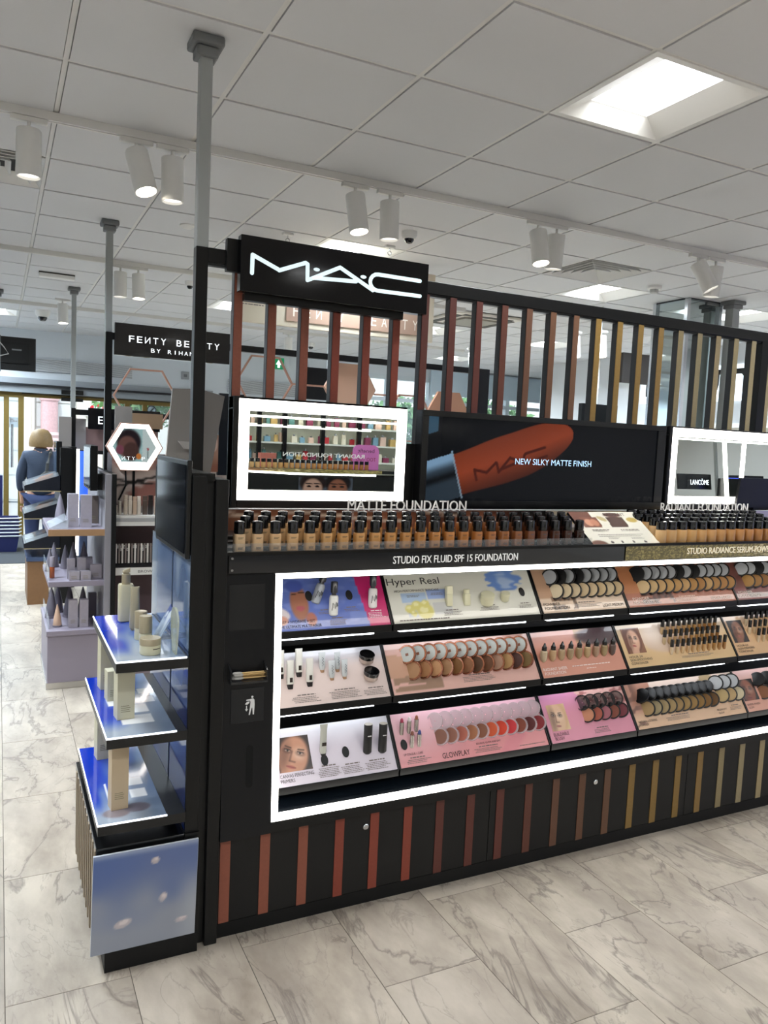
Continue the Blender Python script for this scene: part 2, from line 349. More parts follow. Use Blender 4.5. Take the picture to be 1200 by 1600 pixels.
t = thing('exit_sign', 'green running man exit sign glimpsed behind the slats', 'exit sign', (4.1, 12.4, 2.8))
add('sign_box', MB().box(4.03, 4.2, 12.40, 12.46, 2.72, 2.90), M('#0f7a4c', .4, emit=.5), t)
add('arrow', MB().prism([(4.06, 2.79), (4.11, 2.87), (4.16, 2.79), (4.13, 2.79), (4.13, 2.74), (4.09, 2.74), (4.09, 2.79)], lambda a, b_, c: V3((a, c, b_)), 12.399, 12.396), M('#e8fff2', .4, emit=1), t)

# brass framed doors and glazing
BRASS = M('#7d6a38', .42, metal=.5, var=.1, bscale=30); PANE = M('#cfe3ee', .03, alpha=.16, coat=1)
def glazing(name, x0, x1, z0, z1, mull=(), fr=.075, kindlabel=None, ztop=None):
    t = tag(add(name, MB().box(x0, x1, 12.5, 12.57, z1-fr, z1).box(x0, x1, 12.5, 12.57, z0, z0+fr).box(x0, x0+fr, 12.5, 12.57, z0+fr, z1-fr).box(x1-fr, x1, 12.5, 12.57, z0+fr, z1-fr), BRASS), kind='structure')
    xs = [x0+fr]+[m for m in mull]+[x1-fr]
    for m in mull: add('mullion', MB().box(m-.035, m+.035, 12.502, 12.568, z0+fr, z1-fr), BRASS, t)
    for a, c in zip(xs[:-1], xs[1:]): add('pane', MB().box(a, c, 12.53, 12.54, z0+fr, z1-fr), PANE, t)
    return t
d1 = glazing('door_1', -1.2, .33, 0, 2.08, mull=(.1,))
d1h = add('pull_handle', MB().tube([(.17, 12.46, 1.0), (.17, 12.46, 1.62)], .022, 10), M('#c7cdd2', .25, metal=1), d1, smooth=True)
add('door_notice', MB().box(.14, .27, 12.525, 12.53, 1.58, 1.72), M('#9ba6ad', .4), d1)
small_print(d1, (.15, 12.522, 1.66), X3, Z3, [(0, 0, .09, .012), (0, .025, .05, .012)])
d2 = glazing('door_2', 1.42, 3.05, 0, 2.08, mull=(1.76, 2.02))
add('no_smoking_ring', MB().lathe([(.075, 0), (.075, .006)], 20, frame_mat((2.12, 12.515, 1.93), X3, Z3, -Y3)), M('#454b50', .4), d2)
add('no_smoking_disc', MB().lathe([(.058, 0), (.058, .006)], 20, frame_mat((2.12, 12.511, 1.93), X3, Z3, -Y3)), M('#9fb2ba', .4), d2)
add('no_smoking_bar', MB().obox((2.12, 12.505, 1.93), V3((.7, 0, .7)), Y3, V3((-.7, 0, .7)), -.06, .06, 0, .004, -.009, .009), M('#454b50', .4), d2)
struct('trim_7', MB().box(.33, 1.42, 12.5, 12.58, 2.02, 2.08), BRASS)
struct('trim_8', MB().box(.30, 3.05, 12.47, 12.5, 2.06, 2.082), M('#3a3114', .4))
t = thing('door_sensor', 'black motion sensor bar above the open entrance', 'sensor', (1.05, 12.4, 2.1))
add('sensor_body', MB().box(.82, 1.12, 12.37, 12.42, 2.09, 2.15), BLACK, t); add('lower_sensor_body', MB().box(.82, 1.12, 12.40, 12.46, 1.99, 2.04), BLACK, t)
# right-hand window with blind
WFR = M('#cfd9df', .5); mb = MB().box(5.3, 10.4, 12.5, 12.62, 2.72, 2.80).box(5.3, 10.4, 12.5, 12.62, 1.0, 1.08); WX = (5.3, 6.15, 7.0, 8.7, 10.32)
for x in WX: mb.box(x, x+.08, 12.5, 12.62, 1.08, 2.72)
w1 = tag(add('window_1', mb, WFR), kind='structure')
for a, c in zip(WX[:-1], WX[1:]): add('pane', MB().box(a+.08, c, 12.56, 12.57, 1.08, 2.72), PANE, w1)
add('transom', MB().box(5.38, 10.32, 12.52, 12.60, 2.34, 2.40), WFR, w1); add('blind', MB().box(7.0, 10.4, 12.44, 12.46, 2.50, 2.95), M('#c9dae6', .8), w1)

# street outside
gr = struct('ground', MB().box(-14, 24, 12.5, 40, -.14, -.03), M('#a8a49d', .8, var=.15, bscale=3))
STONE = M('#d9d6cf', .75, var=.08, bscale=6)
t = thing('stone_building', 'pale stone building across the street with a pink granite column', 'building', (2, 18.2, 0))
add('wall', MB().box(-6, 16, 18.3, 19, 0, 9), STONE, t)
for k in range(14): add('stone_course', MB().box(.72, 1.5, 18.27, 18.3, .05+k*.52, .54+k*.52), M('#cfd2d0', .75, var=.06, bscale=5), t)
for k in range(14): add('stone_course', MB().box(-.6, .38, 18.27, 18.3, .05+k*.52, .54+k*.52), M('#cfd2d0', .75, var=.06, bscale=5), t)
pl = add('pilaster', MB().box(.40, .68, 18.18, 18.3, 0, 6), M('#e6e0d2', .7), t); add('moulding', MB().box(.46, .62, 18.14, 18.18, 0, 6), M('#efe9dc', .7), pl)
pl = add('pilaster', MB().box(1.52, 2.9, 18.12, 18.3, 0, 6), M('#e9e3d6', .7), t)
for k in range(5): add('moulding', MB().box(1.56+k*.27, 1.7+k*.27, 18.07, 18.12, 1.2, 6), M('#f2ecdf', .7), pl)
cc = add('column', MB().lathe([(.17, 1.5), (.165, 4.5)], 24, Matrix.Translation((.97, 18.15, 0))), M('#c9a3a3', .45, var=.2, bscale=25), t, smooth=True)
add('column_base', MB().lathe([(.27, 1.1), (.27, 1.2), (.23, 1.24), (.25, 1.32), (.2, 1.38), (.22, 1.44), (.18, 1.5)], 24, Matrix.Translation((.97, 18.15, 0))), M('#cfb0ae', .5), cc, smooth=True)
add('column_ring', MB().lathe([(.19, 2.16), (.2, 2.19), (.19, 2.22)], 24, Matrix.Translation((.97, 18.15, 0))), M('#c9a3a3', .5), cc, smooth=True)
add('plinth_block', MB().box(.6, 1.35, 17.95, 18.3, 0, 1.1), M('#ddd8cc', .7), t)
bs = thing('bank_sign', 'white bank sign with a red and white hexagon emblem across the street', 'sign', (1.93, 18.0, 2.0))
add('board', MB().box(1.62, 2.7, 18.03, 18.07, 1.88, 2.26), M('#f4f4f2', .5), bs)
P = lambda a, b_, c: V3((1.93+a*.085, c, 2.07+b_*.085))
add('emblem_white', MB().prism([(-1, 1), (1, 1), (1, -1), (-1, -1)], P, 18.029, 18.024), M('#ffffff', .5), bs)
mb = MB()
for tri in ([(-2, 0), (-1, 1), (-1, -1)], [(2, 0), (1, -1), (1, 1)], [(-1, 1), (1, 1), (0, 0)], [(-1, -1), (0, 0), (1, -1)]): mb.prism(tri, P, 18.022, 18.018)
add('emblem_red', mb, M('#c8202c', .5), bs)
FOL = foliage_mat()
def shrub(name, label, c, r, n, cat='tree'):
    t = thing(name, label, cat, (c[0], c[1], 0)); mb = MB(); rnd = random.Random(n)
    for k in range(n):
        d = V3((rnd.gauss(0, 1), rnd.gauss(0, 1), rnd.gauss(0, 1))).normalized()*rnd.uniform(.4, 1); p = V3((c[0]+d.x*r[0], c[1]+d.y*r[1], c[2]+d.z*r[2]))
        a = V3((rnd.gauss(0, 1), rnd.gauss(0, 1), rnd.gauss(0, 1))).normalized(); b_ = a.cross(V3((rnd.gauss(0, 1), rnd.gauss(0, 1), 1))).normalized(); s = rnd.uniform(.06, .12)
        mb.quad(p-a*s, p-b_*s*.5, p+a*s, p+b_*s*.5)
    add('foliage', mb, FOL, t); add('trunk', MB().tube([(c[0], c[1], -.03), (c[0], c[1], c[2])], .08), M('#5b4a3a', .8), t)
shrub('street_tree', 'green leafy tree outside seen above the door glazing', (2.35, 15.5, 2.3), (.85, .7, .8), 1500)
shrub('street_tree', 'green leafy shrub outside the far right window', (9.2, 15.2, 2.0), (2.6, .8, .75), 3500)
shrub('street_tree', 'green foliage outside, low between the hexagon panel and the post', (5.4, 16.2, 2.2), (1.0, .8, .8), 1500)

# ================================================================== CEILING FIXTURES
pm = MB()
for (x0, x1, y0, y1) in ((.004, .596, .004, .03), (.004, .596, .57, .596), (.004, .03, .03, .57), (.57, .596, .03, .57)): pm.box(x0, x1, y0, y1, 0, .012)
fr_me = pm.mesh('frame'); rm = MB(); A = [(.03, .03, 0), (.57, .03, 0), (.57, .57, 0), (.03, .57, 0)]; B = [(.15, .09, .055), (.45, .09, .055), (.45, .51, .055), (.15, .51, .055)]
for k in range(4): rm.quad(A[k], A[(k+1) % 4], B[(k+1) % 4], B[k])
rf_me = rm.mesh('reflector'); df_me = MB().quad(*[(p[0], p[1], .054) for p in (B[0], B[3], B[2], B[1])]).mesh('diffuser')
DIFF = M('#fbfdff', .5, emit=5.0); PANELP = [('frame', fr_me, WHITE), ('reflector', rf_me, M('#eceae4', .5)), ('diffuser', df_me, DIFF)]
names = ['large square recessed ceiling light at the top right', 'square ceiling light just above the black logo sign', 'square ceiling light above the slat screen, right of the round vent', 'square ceiling light beyond the grey poles on the right',
         'ceiling light glimpsed between the slats near the left', 'ceiling light seen between the slats near the middle', 'ceiling light seen far off between the slats', 'square ceiling light out of view to the right', 'square ceiling light far out of view to the right', 'small ceiling light at the far left edge', 'added far ceiling light near the right window', 'ceiling light close to the right wall']
def panel(label, group, x, y, z):
    pw = PANEL_W*(2.7 if y > 4.4 else 1.0)
    t = spawn(PANELP, 'ceiling_light', label, 'ceiling light', Matrix.Translation((x, y, z)), group)
    ld = bpy.data.lights.new('panel_lamp', 'AREA'); ld.shape = 'RECTANGLE'; ld.size = .3; ld.size_y = .42; ld.energy = pw; ld.color = (.93, .97, 1) if y < 4.4 else (.78, .9, 1); ld.spread = math.radians(150)
    lo = bpy.data.objects.new('panel_lamp', ld); COL.objects.link(lo); lo.parent = t; lo.location = (.3, .3, .052)
for k, (x, y) in enumerate(LIGHTS): panel(names[k], 'square recessed ceiling lights', x, y, CEIL)
for k, (x, y) in enumerate(LIGHTS_FILL):
    z = 2.925 if y < .9 else CEIL-.06
    panel('unseen square ceiling light added for brightness, behind or left of the camera', 'added ceiling lights outside the picture', x, y, z)
TRK = M('#e2e0db', .4); TRKD = M('#2a2a2a', .6)
def track(label, y, x0, x1):
    t = thing('light_track', label, 'light track', ((x0+x1)/2, y, CEIL))
    add('rail', MB().box(x0, x1, y-.018, y-.005, CEIL-.036, CEIL).box(x0, x1, y+.005, y+.018, CEIL-.036, CEIL).box(x0, x1, y-.005, y+.005, CEIL-.014, CEIL), TRK, t)
    add('contact_channel', MB().box(x0, x1, y-.005, y+.005, CEIL-.02, CEIL-.014), TRKD, t)
track('long white light track running across the ceiling above the logo sign', 3.90, -.38, 8.0)
track('second white light track further back behind the grey poles', 6.85, -.38, 4.2); track('third white light track near the entrance', 9.75, -.38, 6.0)
SPOTP = {}
def spot(x, y, tilt, az, lit, label, tz=CEIL-.036, power=1.0, r=.052, L=.2):
    t = thing('track_spotlight', label, 'spotlight', (x, y, tz), 'white cylinder track spotlights')
    add('adapter', MB().box(x-.075, x+.075, y-.016, y+.016, tz-.022, tz), TRK, t, bevel=.004)
    add('stem', MB().tube([(x, y, tz-.022), (x, y, tz-.06)], .008, 10), TRK, t, smooth=True)
    d = V3((math.sin(tilt)*math.cos(az), math.sin(tilt)*math.sin(az), -math.cos(tilt))); X = d.cross(V3((.3, .9, .1))).normalized(); Y = d.cross(X)
    m = frame_mat(V3((x, y, tz-.055))-d*.0+V3((0, 0, 0)), X, Y, d)
    c = add('cylinder_housing', MB().lathe([(r*.2, 0), (r*.96, 0), (r, .006), (r, L), (r*.9, L), (r*.86, L-.012)], 28, m, capt=False), WHITE, t, smooth=True)
    add('lamp_face', MB().lathe([(.001, L-.013), (r*.87, L-.012)], 24, m, capt=False, capb=False), M('#fff3df', .5, emit=FACE_E) if lit else M('#d8d4cc', .4, emit=2.0), c)
    ld = bpy.data.lights.new('spot', 'SPOT'); ld.energy = SPOT_W*power; ld.spot_size = math.radians(62); ld.spot_blend = .7; ld.shadow_soft_size = .035; ld.color = (1, .93, .82)
    lo = bpy.data.objects.new('spot_beam', ld); COL.objects.link(lo); lo.matrix_basis = frame_mat(V3((x, y, tz-.055))+d*(L+.004), X, -Y, -d); lo.parent = t; lo.matrix_parent_inverse = WMAT[t.name].inverted()
    return t
PI = math.pi
for a in [(.117, 3.9, 0, 0, 0, 'straight white track spotlight at the far left, over the striped vent'), (.57, 3.9, .33, -.9, 1, 'tilted lit spotlight, left one of the pair left of the grey pole'),
          (.735, 3.9, .02, 0, 0, 'straight spotlight beside the grey pole, right one of its pair'), (1.68, 3.9, .20, -1.1, 1, 'tilted lit spotlight, left one of the pair above the logo sign'),
          (1.885, 3.9, .03, 0, 0, 'straight spotlight, right one of the pair above the logo sign'), (2.87, 3.9, .22, -1.45, 1, 'tilted lit spotlight, left one of the pair left of the round vent'),
          (3.01, 3.9, .08, 1.57, 0, 'straight spotlight, right one of the pair left of the round vent'), (4.19, 3.9, .5, -.8, 0, 'strongly tilted spotlight, left one of the pair near the right edge'),
          (4.36, 3.9, .10, 1.57, 0, 'straight spotlight, right one of the pair near the right edge'),
          (.893, 6.85, 0, 0, 0, 'straight spotlight left of its lit neighbour on the second track'), (1.035, 6.85, .06, -1.2, 1, 'lit spotlight on the second track right of the thin grey pole'),
          (.60, 9.0, .08, -1.2, 1, 'small lit spotlight beside the farthest grey pole'), (3.35, 9.75, 0, 0, 0, 'spotlight on the far track seen between the slats')]:
    spot(*a, power=1.0 if a[4] else .8)
for k, (x, y, tl, lab) in enumerate([(5.15, 5.9, 1, 'lit spotlight seen between slats left of the glass column'), (5.0, 6.1, 1, 'small lit spotlight half hidden behind an ochre slat'), (5.75, 5.75, 1, 'lit spotlight seen between slats right of the glass column'), (6.2, 5.6, 1, 'lit spotlight between the two palest slats'), (5.05, 8.0, 0, 'white spotlight hanging by the right wall seen between slats')]):
    t = spot(x, y, .1, -1.2, tl, lab, tz=2.76, power=.5)
    add('drop_rod', MB().tube([(x, y, 2.76), (x, y, CEIL)], .006, 8), TRK, t)
def pole(x, y, z0, label, w_=.044):
    t = thing('ceiling_pole', label, 'pole', (x, y, z0)); h = w_/2
    add('shaft', MB().box(x-h, x+h, y-h, y+h, z0, CEIL-.03), GREYM, t, bevel=.004)
    add('collar', MB().box(x-h-.016, x+h+.016, y-h-.016, y+h+.016, CEIL-.07, CEIL-.035), M('#77797a', .5), t, bevel=.006)
    add('ceiling_plate', MB().box(x-h-.034, x+h+.034, y-h-.034, y+h+.034, CEIL-.035, CEIL-.001), M('#6f7172', .5), t, bevel=.008)
    return t
pole(.652, 2.888, 2.262, 'tall grey square pole from the black logo gantry to the ceiling'); pole(.66, 5.62, 2.255, 'thin grey pole above the second black sign'); pole(.665, 8.42, 1.80, 'farthest thin grey pole near the entrance')
pole(5.70, 5.16, 0, 'grey steel pole right of the glass column, left of the pair', .085); pole(5.82, 4.98, 0, 'grey steel pole at the right, right one of the pair', .085)
pole(-.02, 9.1, 2.5, 'grey pole holding the black screen at the far left edge', .06)
def dome(x, y, r, label, z=CEIL):
    t = thing('dome_camera', label, 'security camera', (x, y, z))
    add('camera_base', MB().lathe([(r, z), (r, z-r*.5), (r*.75, z-r*.9)], 20, Matrix.Translation((x, y, 0))), WHITE, t, smooth=True)
    add('dome_lens', MB().lathe([(r*.62, z-r*.85), (r*.6, z-r*1.1), (r*.4, z-r*1.4), (r*.1, z-r*1.5)], 16, Matrix.Translation((x, y, 0))), GLOSS, t, smooth=True)
dome(2.41, 4.67, .052, 'white dome camera on the ceiling right of the logo sign'); dome(.47, 10.35, .085, 'black and white dome camera above the entrance on the left')
dome(1.565, 7.35, .045, 'small dome camera half hidden by the black gantry post'); dome(4.04, 10.76, .06, 'small dark dome camera seen between the slats')
t = thing('smoke_detector', 'white round smoke detector right of the ceiling vent', 'smoke detector', (4.83, 4.93, CEIL))
add('detector_base', MB().lathe([(.058, CEIL), (.058, CEIL-.02), (.05, CEIL-.03)], 24, Matrix.Translation((4.83, 4.93, 0))), WHITE, t, smooth=True)
add('sensing_chamber', MB().lathe([(.034, CEIL-.03), (.034, CEIL-.052), (.028, CEIL-.058)], 20, Matrix.Translation((4.83, 4.93, 0))), M('#bdbdb9', .5), t, smooth=True)
for k, (x, y, lab) in enumerate([(1.127, 5.41, 'small white round ceiling sensor left of the logo sign'), (.62, 9.4, 'flat round ceiling disc between the tracks on the left')]):
    tag(add('ceiling_sensor', MB().lathe([(.05, CEIL), (.05, CEIL-.008), (.03, CEIL-.02), (.012, CEIL-.022)], 20, Matrix.Translation((x, y, 0))), WHITE, smooth=True), lab, 'sensor')
t = thing('emergency_light', 'small white bar light with dark top on the ceiling at the left', 'emergency light', (.49, 7.8, CEIL))
add('light_body', MB().box(.32, .62, 7.75, 7.83, CEIL-.045, CEIL-.012), WHITE, t, bevel=.006); add('mounting_strip', MB().box(.32, .62, 7.76, 7.82, CEIL-.012, CEIL), M('#4a4542', .6), t)
for k, (x, y, lab) in enumerate([(1.753, 5.186, 'small ceiling hook above the left part of the logo sign'), (2.469, 5.076, 'small ceiling hook above the right part of the logo sign')]):
    t = thing('ceiling_hook', lab, 'hook', (x, y, CEIL))
    add('hook_plate', MB().box(x-.035, x+.035, y-.02, y+.02, CEIL-.016, CEIL), WHITE, t, bevel=.004)
    add('hook_ring', MB().tube([(x+.014*math.sin(q), y, CEIL-.05-.014*math.cos(q)) for q in np.linspace(0, 6.28, 12)]+[(x, y, CEIL-.064)], .003, 6).tube([(x, y, CEIL-.016), (x, y, CEIL-.038)], .003, 6), CHROME, t, smooth=True)
def vent(i, j, label, a=.6):
    x, y = .2258+.6*i, 3.336+.6*j; t = thing('ceiling_vent', label, 'vent', (x+.3, y+.3, CEIL)); cx, cy = x+.3, y+.3
    add('vent_box', MB().box(x+.03, x+.57, y+.03, y+.57, CEIL+.04, CEIL+.045), M('#3a3c3e', .8), t)
    for k in range(5):
        o = .288-.052*k; n = o-.03; mb = MB(); zo, zn = CEIL-.003, CEIL+.03
        A = [(cx-o, cy-o, zo), (cx+o, cy-o, zo), (cx+o, cy+o, zo), (cx-o, cy+o, zo)]; B = [(cx-n, cy-n, zn), (cx+n, cy-n, zn), (cx+n, cy+n, zn), (cx-n, cy+n, zn)]
        for q in range(4): mb.hexa([A[q], A[(q+1) % 4], B[(q+1) % 4], B[q], V3(A[q])+V3((0, 0, .004)), V3(A[(q+1) % 4])+V3((0, 0, .004)), V3(B[(q+1) % 4])+V3((0, 0, .004)), V3(B[q])+V3((0, 0, .004))])
        add('louvre', mb, WHITE, t)
vent(6, 2, 'square louvred ceiling vent above the slat screen'); vent(-1, 2, 'square louvred ceiling vent at the far left edge')
t = thing('air_conditioner', 'beige ceiling cassette air conditioner seen between the slats', 'air conditioner', (4.6, 7.35, CEIL))
add('cassette_frame', MB().box(4.2, 5.0, 6.95, 7.75, CEIL-.03, CEIL-.002), M('#d9d4c8', .5), t, bevel=.01)
add('intake_grille', MB().box(4.38, 4.82, 7.13, 7.57, CEIL-.05, CEIL-.03), M('#9b978c', .6), t)
for (x0, x1, y0, y1) in ((4.3, 4.9, 6.99, 7.06), (4.3, 4.9, 7.64, 7.71), (4.24, 4.31, 7.06, 7.64), (4.89, 4.96, 7.06, 7.64)): add('air_flap', MB().box(x0, x1, y0, y1, CEIL-.036, CEIL-.03), M('#4d4a44', .6), t)

# ================================================================== MAIN GONDOLA
XR = 4.6                                     # right end, outside the picture
SLC = ['#a05a45']*3+['#9a4431']*3+['#6a342a']*3+['#6b3a2c', '#714a36', '#6f4a34', '#74503a']+['#96763c']*3+['#9b7a42', '#a39169', '#a89974', '#b7a37a', '#c2b083']+['#cdbb90']*12
SLC = ['#%02x%02x%02x' % tuple(int(int(c[i:i+2], 16)*.84) for i in (1, 3, 5)) for c in SLC]
G = thing('makeup_gondola', 'long black makeup display counter with glowing white frame and slatted base', 'display counter', (2.5, 2.7, 0))
add('plinth', MB().box(.622, XR, 2.324, 3.38, 0, .048), BLACKM, G)
add('carcass', MB().box(.622, XR, 2.345, 2.7, .048, .36).box(.622, XR, 2.66, 3.36, .36, 1.23), BLACKM, G)
DOORX = [.622, 1.651, 2.671, 3.69, XR]
doors = []
for a, c in zip(DOORX[:-1], DOORX[1:]): doors.append(add('base_door', MB().box(a+.0015, c-.0015, 2.324, 2.345, .05, .343), M('#0f1011', .45, spec=.35, bump=.2, bscale=300), G))
for k in range(30):
    x1 = .663+.13125*k
    if x1 > XR: break
    dr = doors[sum(x1-.02 > q for q in DOORX[1:-1])]
    add('colour_strip', MB().box(x1-.033, x1, 2.3215, 2.325, .05, .337), M(SLC[k], .5, var=.12, bscale=90), dr)
for k, x in enumerate((1.138, 2.158, 3.19)):
    add('lock', MB().lathe([(.0105, 0), (.0105, .004), (.008, .006)], 20, frame_mat((x, 2.324, .279), X3, Z3, -Y3)), CHROME, doors[min(k, 2)], smooth=True)
add('end_panel', MB().box(.581, .621, 2.30, 3.2, 0, 1.468), M('#0b0c0d', .4, spec=.35, bump=.1), G, bevel=.003)
# apron with glowing frame (leans back a little)
def FR(x, s, n=0.0):                          # s: height parameter 0..1 on the leaning face
    return V3((x, 2.30+.036*s-n, .372+.80*s))
def fbox(mb, x0, x1, s0, s1, n0=-.012, n1=.006):
    P = lambda x, s, n: V3((x, 2.30+.036*s-n, .372+.80*s)); return mb.hexa([P(x0, s0, n0), P(x1, s0, n0), P(x1, s1, n0), P(x0, s1, n0), P(x0, s0, n1), P(x1, s0, n1), P(x1, s1, n1), P(x0, s1, n1)])
lf = add('light_frame', fbox(fbox(fbox(MB(), .786, XR, 0, .0235), .786, XR, .979, 1.0), .786, .808, .0235, .979), LED, G)
add('apron', fbox(MB(), .622, XR, -.045, 0, -.02, .0), BLACK, G)
add('inner_ledge', MB().hexa([(.80, 2.312, .372), (XR, 2.312, .372), (XR, 2.66, .372), (.80, 2.66, .372), (.80, 2.312, .388), (XR, 2.312, .388), (XR, 2.66, .46), (.80, 2.66, .46)]), M('#0d141b', .25, bump=.08), G)
for z0, z1 in ((.62, .70), (.865, .955)): add('shelf_support', MB().box(.80, XR, 2.58, 2.66, z0, z1-.03), BLACKM, G)
add('inner_side', MB().box(.775, .79, 2.33, 2.66, .38, 1.17), BLACKM, G)
# service column with waste flap, applicator tray and slot
P = lambda x, z, n: V3((x, 2.30+.036*(z-.372)/.8-n, z))
sp = add('service_panel', MB().hexa([P(.622, .335, -.03), P(.786, .335, -.03), P(.786, 1.172, -.03), P(.622, 1.172, -.03), P(.622, .335, .004), P(.786, .335, .004), P(.786, 1.172, .004), P(.622, 1.172, .004)]), NAVY, G)
add('recess_panel', MB().hexa([P(.638, 1.0, .003), P(.752, 1.0, .003), P(.752, 1.142, .003), P(.638, 1.142, .003), P(.638, 1.0, .0052), P(.752, 1.0, .0052), P(.752, 1.142, .0052), P(.638, 1.142, .0052)]), M('#04060a', .5), sp)
fp = add('waste_flap', MB().hexa([P(.648, .707, .003), P(.754, .707, .003), P(.754, .815, .003), P(.648, .815, .003), P(.648, .707, .0065), P(.754, .707, .0065), P(.754, .815, .0065), P(.648, .815, .0065)]), M('#0c1016', .3), sp, bevel=.001)
mb = MB(); Q = lambda a, b_, c: P(.7075+a*.0155, .760+b_*.0155, c)
mb.prism([(.55+.24*math.cos(q), 1.72+.24*math.sin(q)) for q in np.linspace(0, 6.1, 12)], Q, .0066, .0072)
mb.prism([(-.7, 1.02), (-.65, 1.25), (.3, 1.35), (.75, 1.4), (1.0, 1.1), (1.05, .1), (.95, -1.9), (.7, -1.9), (.6, -.5), (.45, -.5), (.1, -1.95), (-.15, -1.9), (.1, -.3), (.2, .7), (.1, 1.0)], Q, .0066, .0072)
mb.prism([(-.95, .35), (-.6, .75), (.0, .85), (-.05, .55), (-.5, .2)], Q, .0066, .0072); mb.prism([(-.72, .0), (-.52, .0), (-.52, -.7), (-.3, -.7), (-.62, -1.15), (-.94, -.7), (-.72, -.7)], Q, .0066, .0072)
add('waste_pictogram', mb, M('#e9eaea', .5), fp)
poly = [(.711+.0115*math.cos(q), (.621 if math.sin(q) > 0 else .507)+.0115*math.sin(q)) for q in np.linspace(.001, 2*PI, 24, endpoint=False)]
add('hand_slot', MB().prism(poly, P, .0041, .0048), M('#010203', .9), sp)
at_ = add('applicator_tray', MB().hexa([P(.636, .842, .003), P(.754, .842, .003), P(.754, .848, .003), P(.636, .848, .003), P(.636, .842, .045), P(.754, .842, .045), P(.754, .848, .045), P(.636, .848, .045)])
     .hexa([P(.636, .848, .003), P(.640, .848, .003), P(.640, .9, .003), P(.636, .9, .003), P(.636, .848, .043), P(.640, .848, .043), P(.640, .88, .043), P(.636, .88, .043)])
     .hexa([P(.750, .848, .003), P(.754, .848, .003), P(.754, .9, .003), P(.750, .9, .003), P(.750, .848, .043), P(.754, .848, .043), P(.754, .88, .043), P(.750, .88, .043)]), M('#2a2c30', .1, alpha=.55, coat=.6), sp)
STK = M('#d9b77c', .6); FIB = M('#b9b7b2', .9)
for k in range(9):
    z = .8515+.0055*(k % 4)+.0005*k; y = 2.318-.008*(k//3)-.005; rnd = random.Random(k); dz = rnd.uniform(-.003, .003)
    m = frame_mat((.645+rnd.uniform(0, .006), 2.318-.006-.008*(k//3), z), V3((0, 1, 0)), V3((0, 0, 1)), V3((1, 0, dz*6)).normalized())
    t = thing('makeup_applicator', 'wooden applicator stick with grey tip in the small tray, %s from the bottom' % ORD[k], 'applicator', (.69, 2.31, z), 'applicator sticks in the tray')
    add('stick', MB().lathe([(.0022, .03), (.0022, .1)], 8, m), STK, t, smooth=True); add('tip', MB().lathe([(.0015, 0), (.0042, .004), (.0044, .022), (.0026, .03)], 8, m), FIB, t, smooth=True)
# price fascia and bottle shelf
add('fascia', MB().box(.634, 2.225, 2.326, 2.336, 1.178, 1.234), M('#25272b', .12, coat=.6), G)
for z in (1.188, 1.225): add('fascia_screw', MB().lathe([(.004, 0), (.004, .003)], 12, frame_mat((.643, 2.326, z), X3, Z3, -Y3)), CHROME, G)
add('bottle_shelf', MB().box(.622, XR, 2.336, 2.68, 1.172, 1.238).box(.622, XR, 2.322, 2.336, 1.234, 1.244), BLACK, G)
for k, (y, h) in enumerate(((2.402, .010), (2.462, .020), (2.522, .030))): add('shelf_step', MB().box(.625, XR, y, y+.06+(.1 if k == 2 else 0), 1.238, 1.238+h), M('#141210', .3), G)
add('shelf_guard', MB().box(.63, 2.07, 2.341, 2.344, 1.238, 1.268), CLEAR, G)
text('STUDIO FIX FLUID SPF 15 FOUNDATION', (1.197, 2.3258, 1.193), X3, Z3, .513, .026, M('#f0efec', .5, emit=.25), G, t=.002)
def gold(u, v):
    n = noise((u*9) % 1, v, 22, 3)*.55+noise((u*17) % 1, v, 40, 4)*.45; c = np.tile(rgb('#6f6436'), (len(u), 1)); c = over(c, sm(.45, .75, n), '#b9a862'); c = over(c, sm(.3, .1, n)*.7, '#4a4322')
    c = over(c, sm(.55, .8, u)*.8, '#8a5a3a'); c = over(c, sm(.74, .8, noise(u, v, 40, 9))*sm(.3, .6, u), '#f5e6b8'); return c
paint('gold_fascia', (2.232, 2.325, 1.178), X3, Z3, 1.5, .058, 420, 16, gold, PRINT, G)
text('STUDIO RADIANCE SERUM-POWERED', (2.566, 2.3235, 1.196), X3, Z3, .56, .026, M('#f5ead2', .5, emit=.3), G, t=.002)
def lips(u, v):
    c = np.tile(rgb('#1a1210'), (len(u), 1)); x = u*3
    for cx, wd, col in ((.55, .55, '#7a4632'), (1.35, .75, '#6d3c2a'), (2.3, .5, '#5a3020')):
        d = np.abs(x-cx)/wd; c = over(c, 1-sm(.75, 1.0, d+.25*np.abs(v-.6)), col); c = over(c, .7*(1-sm(.5, .7, np.hypot(d*1.2, (v-.5)*1.2))), '#a5623f'); c = over(c, seg(u*3, v, (cx-wd, .95), (cx+wd*.4, .55), .05), '#e2c9b4')
    return c
paint('back_graphic', (.64, 2.676, 1.238), X3, Z3, 1.45, .105, 90, 10, lips, PRINT, G)
def swirl(u, v):
    c = np.tile(rgb('#c9bfb6'), (len(u), 1)); n = noise(u, v, 20, 5); c = over(c, sm(.5, .62, n)*.9, '#8a6426'); c = over(c, sm(.64, .74, n), '#e0c078'); c = over(c, sm(.6, .8, noise(u, v, 9, 8))*.6, '#e8e2dc'); return c
paint('back_graphic', (2.1, 2.676, 1.238), X3, Z3, 2.4, .105, 140, 10, swirl, PRINT, G)
add('back_graphic_edge', MB().box(.64, XR, 2.672, 2.68, 1.343, 1.347), M('#d8dadc', .3), G)
